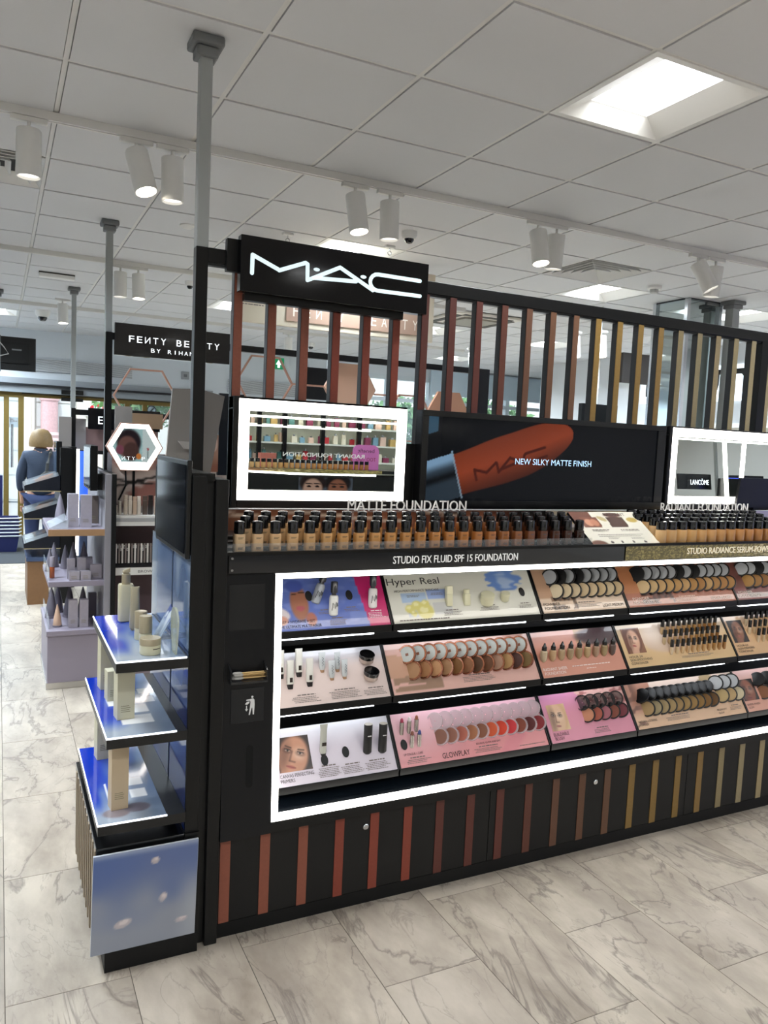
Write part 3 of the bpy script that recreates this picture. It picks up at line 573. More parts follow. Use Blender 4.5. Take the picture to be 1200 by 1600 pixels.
for s, x0, wd in (('MATTE FOUNDATION', 1.151, .512), ('RADIANT FOUNDATION', 2.705, .575)):
    t = thing('header_lettering', 'clear standing letters reading %s above the bottles' % s, 'lettering', (x0+wd/2, 2.62, 1.345))
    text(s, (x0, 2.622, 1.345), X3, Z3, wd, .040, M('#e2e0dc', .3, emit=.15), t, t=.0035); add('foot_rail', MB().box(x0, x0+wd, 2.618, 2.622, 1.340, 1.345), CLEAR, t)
    for q in (x0+.02, x0+wd-.026): add('stand', MB().box(q, q+.006, 2.62, 2.626, 1.26, 1.34), CLEAR, t)

# ---- slat screen, posts, beam
S = thing('slat_screen', 'black gantry with vertical slats fading from terracotta to pale wood', 'screen', (2.1, 2.88, 0))
add('post', MB().box(.629, .672, 2.86, 2.905, 1.2, 2.266), BLACK, S, bevel=.002); add('post', MB().box(3.585, 3.64, 2.86, 2.905, 1.2, 2.216), BLACK, S)
add('top_beam', MB().box(.672, XR, 2.86, 2.905, 2.216, 2.266), BLACK, S, bevel=.002)
add('beam_lip', MB().box(.672, XR, 2.868, 2.897, 2.206, 2.216), M('#34373a', .3, metal=.6), S)
for k in range(30):
    x1 = .803+.1303*k
    if x1 > XR: break
    if 3.56 < x1 < 3.66: continue
    sl = add('slat', MB().box(x1-.033, x1, 2.864, 2.898, 1.24, 2.212), M('#15171a', .4), S)
    add('slat_face', MB().box(x1-.031, x1, 2.8615, 2.864, 1.24, 2.212), M(SLC[k], .45, var=.15, bscale=80), sl)
add('lower_panel', MB().box(.672, XR, 2.80, 2.86, 1.22, 1.345), BLACK, S)
add('filler_panel', MB().box(1.466, 1.542, 2.845, 2.86, 1.34, 1.60), BLACK, S)

# ---- logo sign
t = thing('logo_sign', 'black rectangular sign with glowing white angular logo letters over the slats', 'sign', (1.16, 2.82, 2.12))
add('sign_board', MB().box(.774, 1.54, 2.80, 2.842, 2.118, 2.316), M('#05060a', .08, spec=.35), t, bevel=.002)
add('bracket', MB().box(.735, .80, 2.842, 2.87, 2.19, 2.305).box(.80, 1.45, 2.83, 2.862, 2.092, 2.118), BLACK, t)
P = lambda a, b_, c: V3((a, c, b_)); LG = M('#dff2f6', .4, emit=.5)
def logo_paths():
    arc = [(1.318-.0335*math.sin(q), 2.216+.031*math.cos(q)) for q in np.linspace(0, PI, 9)]
    return [[(.816, 2.185), (.8165, 2.249), (.913, 2.211)], [(.918, 2.208), (1.018, 2.2485), (1.0265, 2.245), (1.028, 2.187), (1.157, 2.251), (1.297, 2.184)], [(1.055, 2.199), (1.225, 2.208)], [(1.502, 2.2455)]+[(1.318, 2.2465)]+arc[1:]+[(1.505, 2.187)]]
LP = logo_paths()
mb = MB()
for pth in LP: stroke(mb, pth, .0145, P, 2.8, 2.798)
for cx, cz in ((1.063, 2.2305), (1.255, 2.229)): mb.prism([(cx+.0125*math.cos(q), cz+.0065*math.sin(q)) for q in np.linspace(0, 6.0, 16)], P, 2.8, 2.798)
mb.f = [tuple(reversed(f)) for f in mb.f]
add('logo_letters', mb, LG, t)

# ---- mirror with light border
def lit_mirror(name, label, x0, x1, gx0, gx1, tilt=0, extra=()):
    t = thing(name, label, 'mirror', ((x0+x1)/2, 2.82, 1.34)); z0, z1, ym = 1.338, 1.740, 2.79
    add('case', MB().box(x0-.021, x1+.003, ym+.066 if tilt else ym+.004, ym+.07, z0, z1+.004).box(x0-.021, x1+.003, ym+.004, ym+.066, 1.70, z1+.004).box(x0-.021, gx0-.01, ym+.004, ym+.066, z0, 1.70).box(x0-.021, x0, ym-.002, ym+.004, z0, z1+.004).box(x0, x1, ym-.002, ym+.004, z0, 1.366), BLACK, t, bevel=.002)
    add('light_border', MB().box(x0, x1, ym-.003, ym+.004, 1.694, 1.736).box(x0, x1, ym-.003, ym+.004, 1.367, 1.404).box(x0, gx0, ym-.003, ym+.004, 1.404, 1.694).box(gx1, x1, ym-.003, ym+.004, 1.404, 1.694), LED, t)
    for a in extra: add('light_bar', MB().box(a-.013, a+.013, ym-.0025, ym+.003, 1.404, 1.694), LED, t)
    yb = ym+(.04 if tilt else .0035); dy = tilt*.29
    add('glass', MB().quad((gx0-(.01 if tilt else 0), yb, 1.404), (gx1, yb, 1.404), (gx1, yb+dy, 1.694), (gx0-(.01 if tilt else 0), yb+dy, 1.694)), MIRROR, t); return t
lit_mirror('lit_mirror', 'rectangular mirror with bright white light border below the logo sign', .781, 1.467, .820, 1.430)
lit_mirror('lit_mirror', 'bright framed mirror with vertical light bars at the right edge', 2.922, 4.3, 2.957, 4.26, tilt=.078, extra=(3.425,))
# ---- screen with lipstick picture
t = thing('display_screen', 'wide black video screen showing an orange lipstick bullet', 'screen', (2.2, 2.82, 1.34))
add('bezel', MB().box(1.542, 2.882, 2.797, 2.85, 1.338, 1.740).box(1.542, 2.882, 2.79, 2.797, 1.716, 1.740).box(1.542, 2.882, 2.79, 2.797, 1.338, 1.372).box(1.542, 1.571, 2.79, 2.797, 1.372, 1.716).box(2.83, 2.882, 2.79, 2.797, 1.372, 1.716), M('#0b0c0f', .2), t, bevel=.001)
def lipstick(u, v):
    c = np.tile(rgb('#0a0d12'), (len(u), 1)); x, y = u*1.259, v*.344            # metres on the screen
    a = math.radians(17); X = (x-.165)*math.cos(a)+(y-.065)*math.sin(a); Y = -(x-.165)*math.sin(a)+(y-.065)*math.cos(a)
    hw = np.where(X < .33, .088+.014*sm(0, .25, X), .102*np.sqrt(np.clip(1-((X-.33)/.30)**2, 0, 1))); Yc = .045+.018*sm(.3, .6, X)
    bod = (1-sm(.97, 1.03, np.abs(Y-Yc)/np.maximum(hw, 1e-4)))*(X > 0)*(X < .63)
    shade = np.clip((Y-Yc)/.1, -1, 1); base = np.outer(1-.5*np.clip(-shade, 0, 1)-.18*np.clip(shade, 0, 1), rgb('#a5482a'))
    m = bod[:, None]; c = c*(1-m)+base*m
    met = (X <= 0)*(X > -.26)*(np.abs(Y-.045) < .094+.01*(X > -.006)); q = (Y-.045)/.1
    mc = np.outer(.35+.65*sm(.3, .75, q)-.25*sm(-.2, .1, q)*sm(.35, .05, q), rgb('#8fb6d8')); mm = met.astype(float)[:, None]; c = c*(1-mm)+mc*mm
    c = over(c, ((np.abs(X+.003) < .004)*(np.abs(Y-.045) < .1)).astype(float)*.8, '#9db4c6')
    def L(p): return ((p[0]-.8)*.47+.03, (p[1]-2.216)*.62+.02)
    for pth in LP:
        pp = [(((p[0]-.816)/.69)*.38+.085, ((p[1]-2.216)/.035)*.024+.02) for p in pth]
        for i in range(len(pp)-1): c = over(c, seg(X, Y, pp[i], pp[i+1], .006)*(X > 0), '#521c10')
    c = over(c, ((x < .05)*(y > .27)*(y > .27+x*.3)).astype(float)*.7, '#4f7f9e'); return c
paint('picture', (1.571, 2.796, 1.372), X3, Z3, 1.259, .344, 300, 84, lipstick, SCREEN, t)
text('NEW SILKY MATTE FINISH', (2.012, 2.7955, 1.532), X3, Z3, .423, .026, M('#a9cdf2', .5, emit=.9), t, label='pale blue caption')

# ================================================================== FOUNDATION BOTTLES
def rrect(w_, d, r, n=4):
    out = []
    for cx, cy, a0 in ((w_/2-r, d/2-r, 0), (-w_/2+r, d/2-r, 90), (-w_/2+r, -d/2+r, 180), (w_/2-r, -d/2+r, 270)):
        for k in range(n+1): q = math.radians(a0+90*k/n); out.append((cx+r*math.cos(q), cy+r*math.sin(q)))
    return out
def loft(mb, rings):                           # rings: [(outline, z)] same point count
    n = len(mb.v); k = len(rings[0][0])
    for ol, z in rings: mb.v += [(a, b_, z) for a, b_ in ol]
    for j in range(len(rings)-1):
        for i in range(k): mb.f.append((n+j*k+i, n+j*k+(i+1) % k, n+(j+1)*k+(i+1) % k, n+(j+1)*k+i))
    mb.f.append(tuple(n+i for i in reversed(range(k)))); mb.f.append(tuple(n+(len(rings)-1)*k+i for i in range(k))); return mb
R1, R2 = rrect(.036, .03, .009), rrect(.0335, .0275, .009)
B1 = loft(MB(), [(R2, 0), (R1, .002), (R1, .053), (R2, .057)]).mesh('body', True)
C1 = MB().lathe([(.0155, .057), (.0165, .0585), (.0172, .062), (.0172, .090), (.0165, .0945), (.013, .097), (.006, .0978)], 20).mesh('cap', True)
L1 = MB(); [L1.box(-.009, .009*f, -.01545, -.0151, z, z+.0012) for f, z in ((1, .045), (.6, .042), (.9, .014), (.7, .0115), (.8, .009))]; L1 = L1.mesh('printed_label')
CAPB = M('#0b0b0c', .22, coat=.4); INK = M('#2a2018', .6)
def shade(stops, f):
    x = f*(len(stops)-1); i = min(int(x), len(stops)-2); t = x-i; a, b_ = rgb(stops[i]), rgb(stops[i+1]); c = (a*(1-t)+b_*t)*255
    return '#%02x%02x%02x' % tuple(int(round(q)) for q in c)
ST1 = ['#ecc99c', '#e6ba84', '#e0ab6c', '#dca25f', '#d49550', '#cd8846', '#c07a3c', '#9a5e34', '#5c3320', '#33190f']
def tone(f): return 'pale beige' if f < .12 else 'beige' if f < .3 else 'golden tan' if f < .6 else 'caramel' if f < .75 else 'brown' if f < .87 else 'dark brown'
for rw, (dx, y, dz, nm) in enumerate(((0, 2.372, 0, 'front'), (.036, 2.432, .010, 'middle'), (.064, 2.492, .020, 'back'))):
    for k in range(24):
        x = .735-.059+.0588*k+dx; f = k/23
        if x > 2.06: continue
        m = M(shade(ST1, min(1, f+.02*rw)), .18, coat=.5, spec=.5)
        spawn([('body', B1, m, [('printed_label', L1, INK)]), ('cap', C1, CAPB)], 'foundation_bottle', '%s matte foundation bottle with black cap, %s from left in the %s row' % (tone(f), ORD[k], nm), 'bottle', Matrix.Translation((x, y, 1.2385+dz)) @ Matrix.Rotation(random.uniform(-.12, .12), 4, 'Z'), 'matte foundation bottles')
B2 = MB().lathe([(.021, 0), (.0228, .002), (.0228, .052), (.021, .055)], 20).mesh('body', True)
C2 = MB().lathe([(.0195, .055), (.0215, .057), (.0215, .086), (.0205, .0895), (.015, .0905)], 20).mesh('cap', True)
ST2 = ['#d8ac74', '#cf9f62', '#c59158', '#bd8248', '#b0753f', '#a4683a']
for rw, (dx, y, dz, nm) in enumerate(((0, 2.372, 0, 'front'), (.020, 2.432, .010, 'second'), (.040, 2.492, .020, 'third'), (.062, 2.552, .030, 'rear'))):
    for k in range(-1 if rw else 0, 16 if rw < 2 else 13):
        x = 2.461+.0583*k+dx
        if rw and k < 0 and rw < 2: continue
        spawn([('body', B2, M(shade(ST2, max(0, min(1, k/14))), .2, coat=.5), ), ('cap', C2, GLOSS)], 'serum_foundation_bottle', 'round radiant foundation bottle with shiny black cap, %s from left in the %s row' % (ORD[k+1], nm), 'bottle', Matrix.Translation((x, y, 1.2385+dz)), 'radiant foundation bottles')
# slanted information board between the bottle groups
t = thing('information_board', 'slanted pale information card headed RADIANT between the two bottle groups', 'sign board', (2.26, 2.44, 1.238))
U = X3; O = V3((2.089, 2.352, 1.240)); Vv = V3((0, .168, .112)); Ln = Vv.length; Vv = Vv.normalized(); Nn = U.cross(Vv).normalized()
add('board', MB().obox(O, U, Vv, Nn, 0, .352, 0, Ln, -.012, -.001), BLACK, t); add('prop', MB().box(2.12, 2.42, 2.50, 2.51, 1.24, 1.33), BLACK, t)
def radiant(u, v):
    c = np.tile(rgb('#d9d3c3'), (len(u), 1)); c = over(c, ((u < .3)*(v > .72)).astype(float), '#6a4033')
    for cx in (.22, .62): c = over(c, ((np.abs(u-cx-.05*(v-.7)) < .13)*(v > .5)*(v < .84)).astype(float), '#7a4a3a' if cx < .4 else '#4a3028')
    c = over(c, ell(u, v, .19, .66, .06, .11), '#c28a6e'); c = over(c, ell(u, v, .27, .66, .06, .11), '#b57a5e'); c = over(c, ell(u, v, .62, .9, .13, .07), '#5b382e')
    c = over(c, ell(u, v, .42, .78, .05, .09, .5), '#b9a878'); c = over(c, ell(u, v, .87, .74, .08, .08), '#b59a4e'); c = over(c, ell(u, v, .10, .0, .12, .12), '#6a4538')
    for cx in (.3, .45, .62, .8): c = over(c, ell(u, v, cx, .06, .018, .035), '#2a1c18')
    return c
paint('card', O, U, Vv, .352, Ln, 70, 44, radiant, PRINT, t, off=.0)
text('RADIANT', O+U*.175+Vv*(Ln*.87)+Nn*.001, U, Vv, .115, .017, M('#3a2a24', .5), t)
small_print(t, O+Nn*.0006, U, Vv, [(.05, .085, .09, .004), (.05, .078, .08, .003), (.2, .085, .1, .004), (.2, .078, .1, .003)]+[(.06, .045, .22, .0025), (.06, .055, .24, .0025), (.1, .036, .06, .002), (.22, .036, .06, .002), (.1, .03, .05, .002), (.22, .03, .07, .002)])

# ================================================================== TESTER TRAYS
TL = math.hypot(.11, .158); TV = V3((0, .11/TL, .158/TL)); TN = V3((0, -.158/TL, .11/TL))
ROWS = {1: (2.465, .948), 2: (2.44, .69), 3: (2.36, .449)}
TXS = [(.80, .472), (1.286, .655), (1.957, .439), (2.41, .655), (3.077, .60)]
TXO = [.80, 1.286, 1.957, 2.41, 3.077]
TRAYS = {}
def tray(row, col, label, fn, nx=70, ny=26):
    yf, zf = ROWS[row]; x0, wd = TXS[col-1]; O = V3((x0, yf, zf)); t = thing('tester_tray', label, 'tester tray', (x0+wd/2, yf+.06, zf-.02))
    add('tray_body', MB().obox(O, X3, TV, TN, -.004, wd+.004, -.004, TL+.002, -.02, -.0012), BLACK, t)
    add('tray_fascia', MB().box(x0-.004, x0+wd+.004, yf-.002, yf+.06, zf-.026, zf-.0005), BLACK, t, bevel=.0015)
    for q in (-.006, wd+.001): add('tray_rim', MB().obox(O, X3, TV, TN, q, q+.005, -.003, TL+.002, -.004, .004), BLACK, t)
    if row < 3: add('under_light', MB().box(x0+.03, x0+wd-.06, yf+.012, yf+.03, zf-.0345, zf-.027), LEDS, t)
    paint('printed_card', O, X3, TV, wd, TL, nx, ny, fn, PRINT, t); TRAYS[(row, col)] = (t, O, wd); return t
def at(row, col, u, v, n=0): O = V3((TXO[col-1], *ROWS[row])); return O+X3*u+TV*v+TN*n
def ttext(row, col, s, u, v, w_, h, c='#2a2422'): return text(s, at(row, col, u, v, .0012), X3, TV, w_, h, M(c, .6), TRAYS[(row, col)][0])
def tprint(row, col, lines, c=None): return small_print(TRAYS[(row, col)][0], at(row, col, 0, 0, .0006), X3, TV, lines, M(c, .6) if c else None)
def tphoto(row, col, u, v, w_, h, fn, nx=44, ny=44): return paint('portrait', at(row, col, u, v, .0012), X3, TV, w_, h, nx, ny, fn, PRINT, TRAYS[(row, col)][0])
def hole(row, col, u, v, label=None):
    m = frame_mat(at(row, col, u, v, .0008), X3, TV, TN); add('tester_hole', MB().lathe([(.0145, 0), (.0155, .0012), (.012, .0016)], 20, m, sx=.85, sy=1.25), M('#050506', .5), TRAYS[(row, col)][0])
def para(u, v, w_, n, h=.0021, gap=.0055, head=True):
    L_ = [(u+w_*.2, v+n*gap+.002, w_*.6, .0038)] if head else []
    return L_+[(u+random.uniform(0, .1)*w_, v+k*gap, w_*random.uniform(.75, .95), h) for k in range(n)]
def flat(c0, c1=None, a=(0, 1), extra=None):
    def fn(u, v):
        c = np.tile(rgb(c0), (len(u), 1))
        if c1: c = over(c, sm(a[0], a[1], v), c1)
        return extra(c, u, v) if extra else c
    return fn
# row 1
def f11(u, v):
    n = noise(u, v, 14, 2); c = np.tile(rgb('#5f74bf'), (len(u), 1)); c = over(c, sm(.45, .8, n)*.45, '#8a9bd8'); c = over(c, (u > .80-.06*(v-.5)).astype(float), '#c92a6e')
    c = over(c, ell(u, v, .295, .52, .07, .34), '#a87058'); c = over(c, ell(u, v, .275, .86, .07, .12), '#4a5cab'); c = over(c, .8*seg(u, v, (.255, .7), (.275, .69), .012), '#20120e'); c = over(c, .8*seg(u, v, (.31, .72), (.34, .73), .012), '#20120e')
    c = over(c, ell(u, v, .298, .42, .035, .05), '#b05a62'); c = over(c, ell(u, v, .14, .34, .06, .13, .3), '#d8cfd4'); c = over(c, ell(u, v, .12, .2, .07, .1), '#d39a86'); c = over(c, ell(u, v, .37, .2, .04, .13), '#b06a58')
    for q in range(3): c = over(c, seg(u*2.4, v, (.16, .78), (.16+.09*math.cos(q*1.05+.3), .78+.09*math.sin(q*1.05+.3)), .014)+seg(u*2.4, v, (.16, .78), (.16-.09*math.cos(q*1.05+.3), .78-.09*math.sin(q*1.05+.3)), .014), '#eef0fa')
    return c
tray(1, 1, 'tester tray with blue and magenta card for setting sprays, top left', f11, 96, 40)
ttext(1, 1, 'PREP + HYDRATE + SET', .055, .027, .13, .0105); ttext(1, 1, 'THE ULTIMATE MULTITASKER', .052, .010, .155, .0105); tprint(1, 1, para(.20, .055, .06, 2)+para(.235, .012, .07, 4)+para(.3, .06, .06, 2)); tprint(1, 1, para(.39, .03, .07, 4), '#f5e6ee')
hole(1, 1, .332, .121); hole(1, 1, .178, .125)
def f12(u, v):
    c = np.tile(rgb('#d8d7cb'), (len(u), 1)); n = noise(u, v, 16, 6); c = over(c, sm(.62, .52, np.hypot((u-.80)/.2, (v-.8)/.42)+.3*(n-.5))*.9, '#5f86cf'); c = over(c, sm(.5, .3, np.hypot((u-.80)/.16, (v-.78)/.36)+.4*(n-.5)), '#a9bede')
    c = over(c, ((u > .08)*(u < .24)*(v > .42)*(v < .62)).astype(float)*.8, '#9db9dd'); c = over(c, ((u > .25)*(u < .40)*(v > .45)*(v < .66)).astype(float)*.8, '#88a2df'); c = over(c, ((u > .10)*(u < .26)*(v > .12)*(v < .40)).astype(float)*.8, '#b8bfcc'); c = over(c, ((u > .27)*(u < .40)*(v > .14)*(v < .40)).astype(float)*.7, '#b9bbbd')
    for cx, cy, r in ((.12, .28, .03), (.17, .34, .035), (.14, .18, .02), (.215, .22, .055), (.225, .37, .028)): c = over(c, ell(u, v, cx, cy, r, r*3.0), '#d8cf78'); c = over(c, .6*ell(u, v, cx-.006, cy+.03, r*.5, r*1.2), '#f0ecc0')
    return c
tray(1, 2, 'tester tray with pale skincare card with blue and yellow swatches', f12, 130, 40)
ttext(1, 2, 'Hyper Real', .006, .142, .225, .036, '#1c1a1a'); ttext(1, 2, 'HIGH-PERFORMANCE SKINCARE', .03, .122, .19, .009); tprint(1, 2, [(.025, .008, .21, .004)]+para(.21, .02, .09, 3)+para(.375, .03, .1, 3)+para(.56, .03, .07, 3)+para(.075, .1, .06, 2, head=False)+para(.18, .105, .06, 2, head=False)); hole(1, 2, .597, .098)
def shards(cbase, cdark, cedge, seed):
    def fn(u, v):
        c = np.tile(rgb(cbase), (len(u), 1)); n = noise(u, v, 9, seed); c = over(c, (v > .32)*sm(.18, .15, u-.16*(1-v))*1.0, cedge); 
        st = (np.floor(u*38+v*6) % 2)*.25+.75; m = ((u > .13)*(u < .42)*(v < .30+.1*n)*(v > .05)).astype(float)*(n > .35); c = over(c, m, rgb(cdark)*1.0); c = over(c, m*(st < .9)*.35, '#000000'); return c
    return fn
tray(1, 3, 'tester tray of light powder compacts on a cream card', shards('#dcc3ab', '#8a6a52', '#b99478', 11)); ttext(1, 3, 'POWDER', .012, .031, .085, .0125); ttext(1, 3, 'FOUNDATION', .014, .014, .125, .0125); ttext(1, 3, 'LIGHT-MEDIUM', .315, .012, .11, .013)
tprint(1, 3, para(.16, .018, .15, 3)); 
tray(1, 4, 'tester tray of medium powder compacts on a rust brown card', shards('#a8674f', '#6d3f33', '#b5774f', 12)); ttext(1, 4, 'POWDER', .035, .031, .095, .0125, '#f3e6dc'); ttext(1, 4, 'FOUNDATION', .035, .014, .145, .0125, '#f3e6dc'); ttext(1, 4, 'MEDIUM-DEEP', .50, .012, .13, .013, '#f3e6dc'); tprint(1, 4, para(.27, .016, .17, 3), '#f0d8c8')
tray(1, 5, 'tester tray of deep powder compacts on a dark red card', shards('#7a3a38', '#4a2222', '#6e4038', 13)); ttext(1, 5, 'POWDER', .02, .031, .095, .0125, '#f3e6dc'); ttext(1, 5, 'FOUNDATION', .02, .014, .145, .0125, '#f3e6dc'); tprint(1, 5, para(.27, .016, .17, 3), '#f0d8c8')
# row 2
tray(2, 1, 'tester tray with blush white card for primer bottles and tubes', flat('#e2cfc9', '#d9d8e0', (.6, 1))); tprint(2, 1, para(.10, .012, .11, 4)+para(.235, .012, .13, 5)+para(.37, .012, .1, 4))
def f22(u, v):
    c = np.tile(rgb('#e3b4a8'), (len(u), 1)); n = noise(u, v, 12, 21); c = over(c, ((u < .14+.05*(1-v))*(v > .3)*(v < .80-.5*u)).astype(float), '#c79a80'); c = over(c, ((u > .02)*(u < .33)*(v > .05)*(v < .32+.12*(n-.5))*(n > .42)).astype(float), '#a07f68'); return c
tray(2, 2, 'tester tray of bronze compacts on a blush pink card', f22, 90, 30); tprint(2, 2, para(.30, .02, .16, 4))
tray(2, 3, 'tester tray of dropper foundations on a salmon card', flat('#d6957f', '#dba396', (.5, 1), lambda c, u, v: over(over(c, (u > .5)*sm(.55, .75, v), '#c49a70'), ell(u, v, .86, .82, .35, .22), '#4a3438'))); ttext(2, 3, 'RADIANT SHEER', .012, .027, .12, .0125, '#f7ede8'); ttext(2, 3, 'FOUNDATION', .014, .010, .105, .0125, '#f7ede8'); tprint(2, 3, [(.16, .034, .2, .004), (.23, .02, .05, .003)], '#f5e0d8')
tray(2, 4, 'tester tray of skin smoothing concealers on a golden cream card', flat('#e0bd8b', '#d8bfa0', (.5, 1), lambda c, u, v: over(over(c, ell(u, v, .42, .62, .24, .34), '#dcc0a8'), ell(u, v, .33, .75, .12, .25, 0, .7), '#e9d6c6'))); tphoto(2, 4, .025, .062, .105, .115, face_fn('#8a5c42', '#d8a88c', '#6a4030', '#b04a4a', -.15, .95))
ttext(2, 4, 'HOUR-24', .022, .042, .075, .0105); ttext(2, 4, 'SKIN-SMOOTHING', .022, .028, .125, .0105); ttext(2, 4, 'CONCEALER', .022, .013, .095, .0105); tprint(2, 4, para(.32, .02, .22, 2))
tray(2, 5, 'tester tray of non creasing concealers at the right edge', flat('#d9b083', '#d2b090', (.5, 1))); tphoto(2, 5, .015, .062, .10, .11, face_fn('#2a1c18', '#8a5a42', '#1a1210', '#a8605a', -.2, 1.05)); ttext(2, 5, 'HOUR-24', .018, .042, .075, .0105); ttext(2, 5, 'NON-CREASING', .018, .028, .11, .0105); ttext(2, 5, 'CONCEALER', .018, .013, .095, .0105)
# row 3
tray(3, 1, 'tester tray with lilac white primer card and large portrait, bottom left', flat('#d9d0dc', '#e6e6f0', (.5, 1))); tphoto(3, 1, .042, .046, .118, .116, face_fn('#5a3e34', '#b98468', '#2a1c18', '#a35a50', -.35, 1.35, .46, .42), 60, 60)
ttext(3, 1, 'CANVAS PERFECTING', .041, .028, .12, .0115); ttext(3, 1, 'PRIMERS', .041, .012, .05, .0115); tprint(3, 1, para(.175, .012, .085, 6)+para(.26, .012, .09, 5)+para(.35, .012, .1, 5)); hole(3, 1, .288, .085); hole(3, 1, .206, .068)
tray(3, 2, 'tester tray of clear round blushes and silver lipsticks on a pink card', flat('#e08f92', '#e5b4c4', (.2, 1), lambda c, u, v: over(over(c, ell(u, v, .1, .7, .35, .6, 0, .8)*.6, '#f0c4cc'), .6*seg(u, v, (.68, -.1), (.9, .6), .06), '#d97a88'))); ttext(3, 2, 'GLOWPLAY', .176, .010, .118, .020, '#1f1517'); ttext(3, 2, 'LIP COLOUR + CARE', .022, .040, .078, .008); ttext(3, 2, 'BOUNCE, GLOW AND DAY', .33, .040, .11, .008); tprint(3, 2, para(.025, .01, .1, 3)+para(.31, .012, .14, 3)+[(.52, .012, .12, .0025)]); hole(3, 2, .031, .08)
def f33(u, v):
    c = np.tile(rgb('#d98aa0'), (len(u), 1)); c = over(c, sm(.5, 1, v)*sm(.7, .2, u)*.6, '#cf86c0'); n = noise(u, v, 22, 31); c = over(c, (u > .42+.3*(1-v))*sm(.45, .55, v+.4*(n-.5))*1., '#e2b0aa'); c = over(c, (u > .42+.3*(1-v))*sm(.45, .55, v+.4*(n-.5))*sm(.5, .65, n), '#b06a68'); return c
tray(3, 3, 'tester tray of powder blushes on a rose pink card', f33, 70, 36); tphoto(3, 3, .022, .046, .09, .105, face_fn('#d7b98f', '#d9b08e', '#d0a77e', '#b87870', -.1, 1.25, .42, .45, 0)); ttext(3, 3, 'BUILDABLE', .02, .026, .075, .0125); ttext(3, 3, 'BLUSH', .022, .010, .044, .0125); tprint(3, 3, para(.22, .015, .1, 3))
def f34(u, v):
    c = np.tile(rgb('#dcb592'), (len(u), 1)); n = noise(u, v, 16, 41); c = over(c, sm(.2, .1, u-.12*v)*sm(.2, .5, v), '#b5806a'); c = over(c, sm(.62, .75, n)*sm(.12, .05, u), '#7a5040'); c = over(c, (u > .22)*sm(.78, .84, v), '#ead3c6'); c = over(c, (np.hypot((u-.74)/.08, (v-.92)/.14) < .6+.6*n).astype(float), '#a8906a'); return c
tray(3, 4, 'tester tray of black lidded powders on a tan card', f34, 90, 30); ttext(3, 4, 'NATURAL-LOOKING', .012, .026, .105, .009); ttext(3, 4, 'POWDER', .012, .012, .052, .009); ttext(3, 4, 'MEGAWATT', .48, .026, .062, .0085); ttext(3, 4, 'GLOW', .485, .012, .034, .0085); tprint(3, 4, para(.17, .018, .17, 3)+para(.56, .022, .08, 3))
tray(3, 5, 'tester tray of sheer finish glow powders at the right edge', flat('#dba18c', '#e0b8b4', (.5, 1))); tphoto(3, 5, .006, .05, .10, .10, face_fn('#1c1210', '#8a4f3a', '#120c0a', '#7a3a3a', -.1, 1.3, .45, .42)); ttext(3, 5, 'SHEER-FINISH', .012, .028, .085, .009); ttext(3, 5, 'GLOW', .014, .014, .034, .009)

# ---- compacts
def disc_frame(p, yawl, lean=0):               # disc whose face looks out of the tray and turns to the left
    n = TN.copy(); n.rotate(Matrix.Rotation(lean, 3, 'X')); a = TV.copy(); a.rotate(Matrix.Rotation(lean, 3, 'X'))
    R = Matrix.Rotation(-yawl, 3, a); n.rotate(R); x = a.cross(n); return frame_mat(p, x, a, n)
def ring(mb, r0, r1, z0, z1, seg=28):
    return mb.lathe([(r0, z1*.6), (r0, z1), (r1*.985, z1), (r1, z1*.8), (r1, z0), (r1*.9, z0), (.002, z0)], seg, capt=False, capb=False)
RIM = ring(MB(), .0292, .0345, -.009, .003).mesh('rim', True); PAN = MB().lathe([(.0287, -.001), (.0287, .0018), (.027, .0022)], 28).mesh('powder_pan', True)
LRIM = ring(MB(), .0285, .0345, -.005, .003).mesh('lid', True); LMIR = MB().lathe([(.0287, .0005), (.0287, .0012)], 28).mesh('lid_mirror', False)
LOGO = MB().box(-.006, .006, -.006, .004, .0012, .0014).mesh('lid_mark')
HNG = MB().box(-.008, .008, .031, .040, -.005, .003).mesh('hinge')
SPEC = {}
def compacts(row, col, n, u0, u1, v, cols, rim, lid_mat, mir_mat, name, lab, grp, vl=.062, yawl=.88, s=1.0, lean=0, lidlean=.1, du=-.010, clear=False, mark=None):
    RM = M(rim, .3, coat=.4) if isinstance(rim, str) else rim
    for k in range(n):
        u = u0+(u1-u0)*k/max(1, n-1); m = disc_frame(at(row, col, u, v, .013), yawl, lean) @ Matrix.Scale(s, 4)
        cc_ = cols[k % len(cols)] if len(cols) == n else shade(cols, k/max(1, n-1))
        t = spawn([('rim', RIM, RM, [('hinge', HNG, RM)]), ('powder_pan', PAN, M(cc_, .6, var=.05, bscale=300))], name, lab % ORD[k], 'compact', m, grp)
        lm = disc_frame(at(row, col, u+du, v+vl, .016), yawl, lidlean) @ Matrix.Scale(s, 4); loc = m.inverted() @ lm
        for nm, me, mt in (('lid', LRIM, lid_mat), ('lid_mirror', LMIR, BLK if (mir_mat is MIRR and row == 1 and (k*5+col) % 7 in (1, 4)) else mir_mat)):  # some lid mirrors are black: a dark reflection put into the colour
            if mt is None: continue
            o = bpy.data.objects.new(nm, me); COL.objects.link(o); o.parent = t; o.matrix_basis = loc
            if not me.materials: me.materials.append(mt)
            o.material_slots[0].link = 'OBJECT'; o.material_slots[0].material = mt
        if mark:
            o = bpy.data.objects.new('lid_mark', LOGO); COL.objects.link(o); o.parent = t; o.matrix_basis = loc
            if not LOGO.materials: LOGO.materials.append(mark)
            o.material_slots[0].link = 'OBJECT'; o.material_slots[0].material = mark
MIRR = M('#b9bcc0', .35, metal=.55); BLK = M('#0a0a0b', .3, spec=.4)
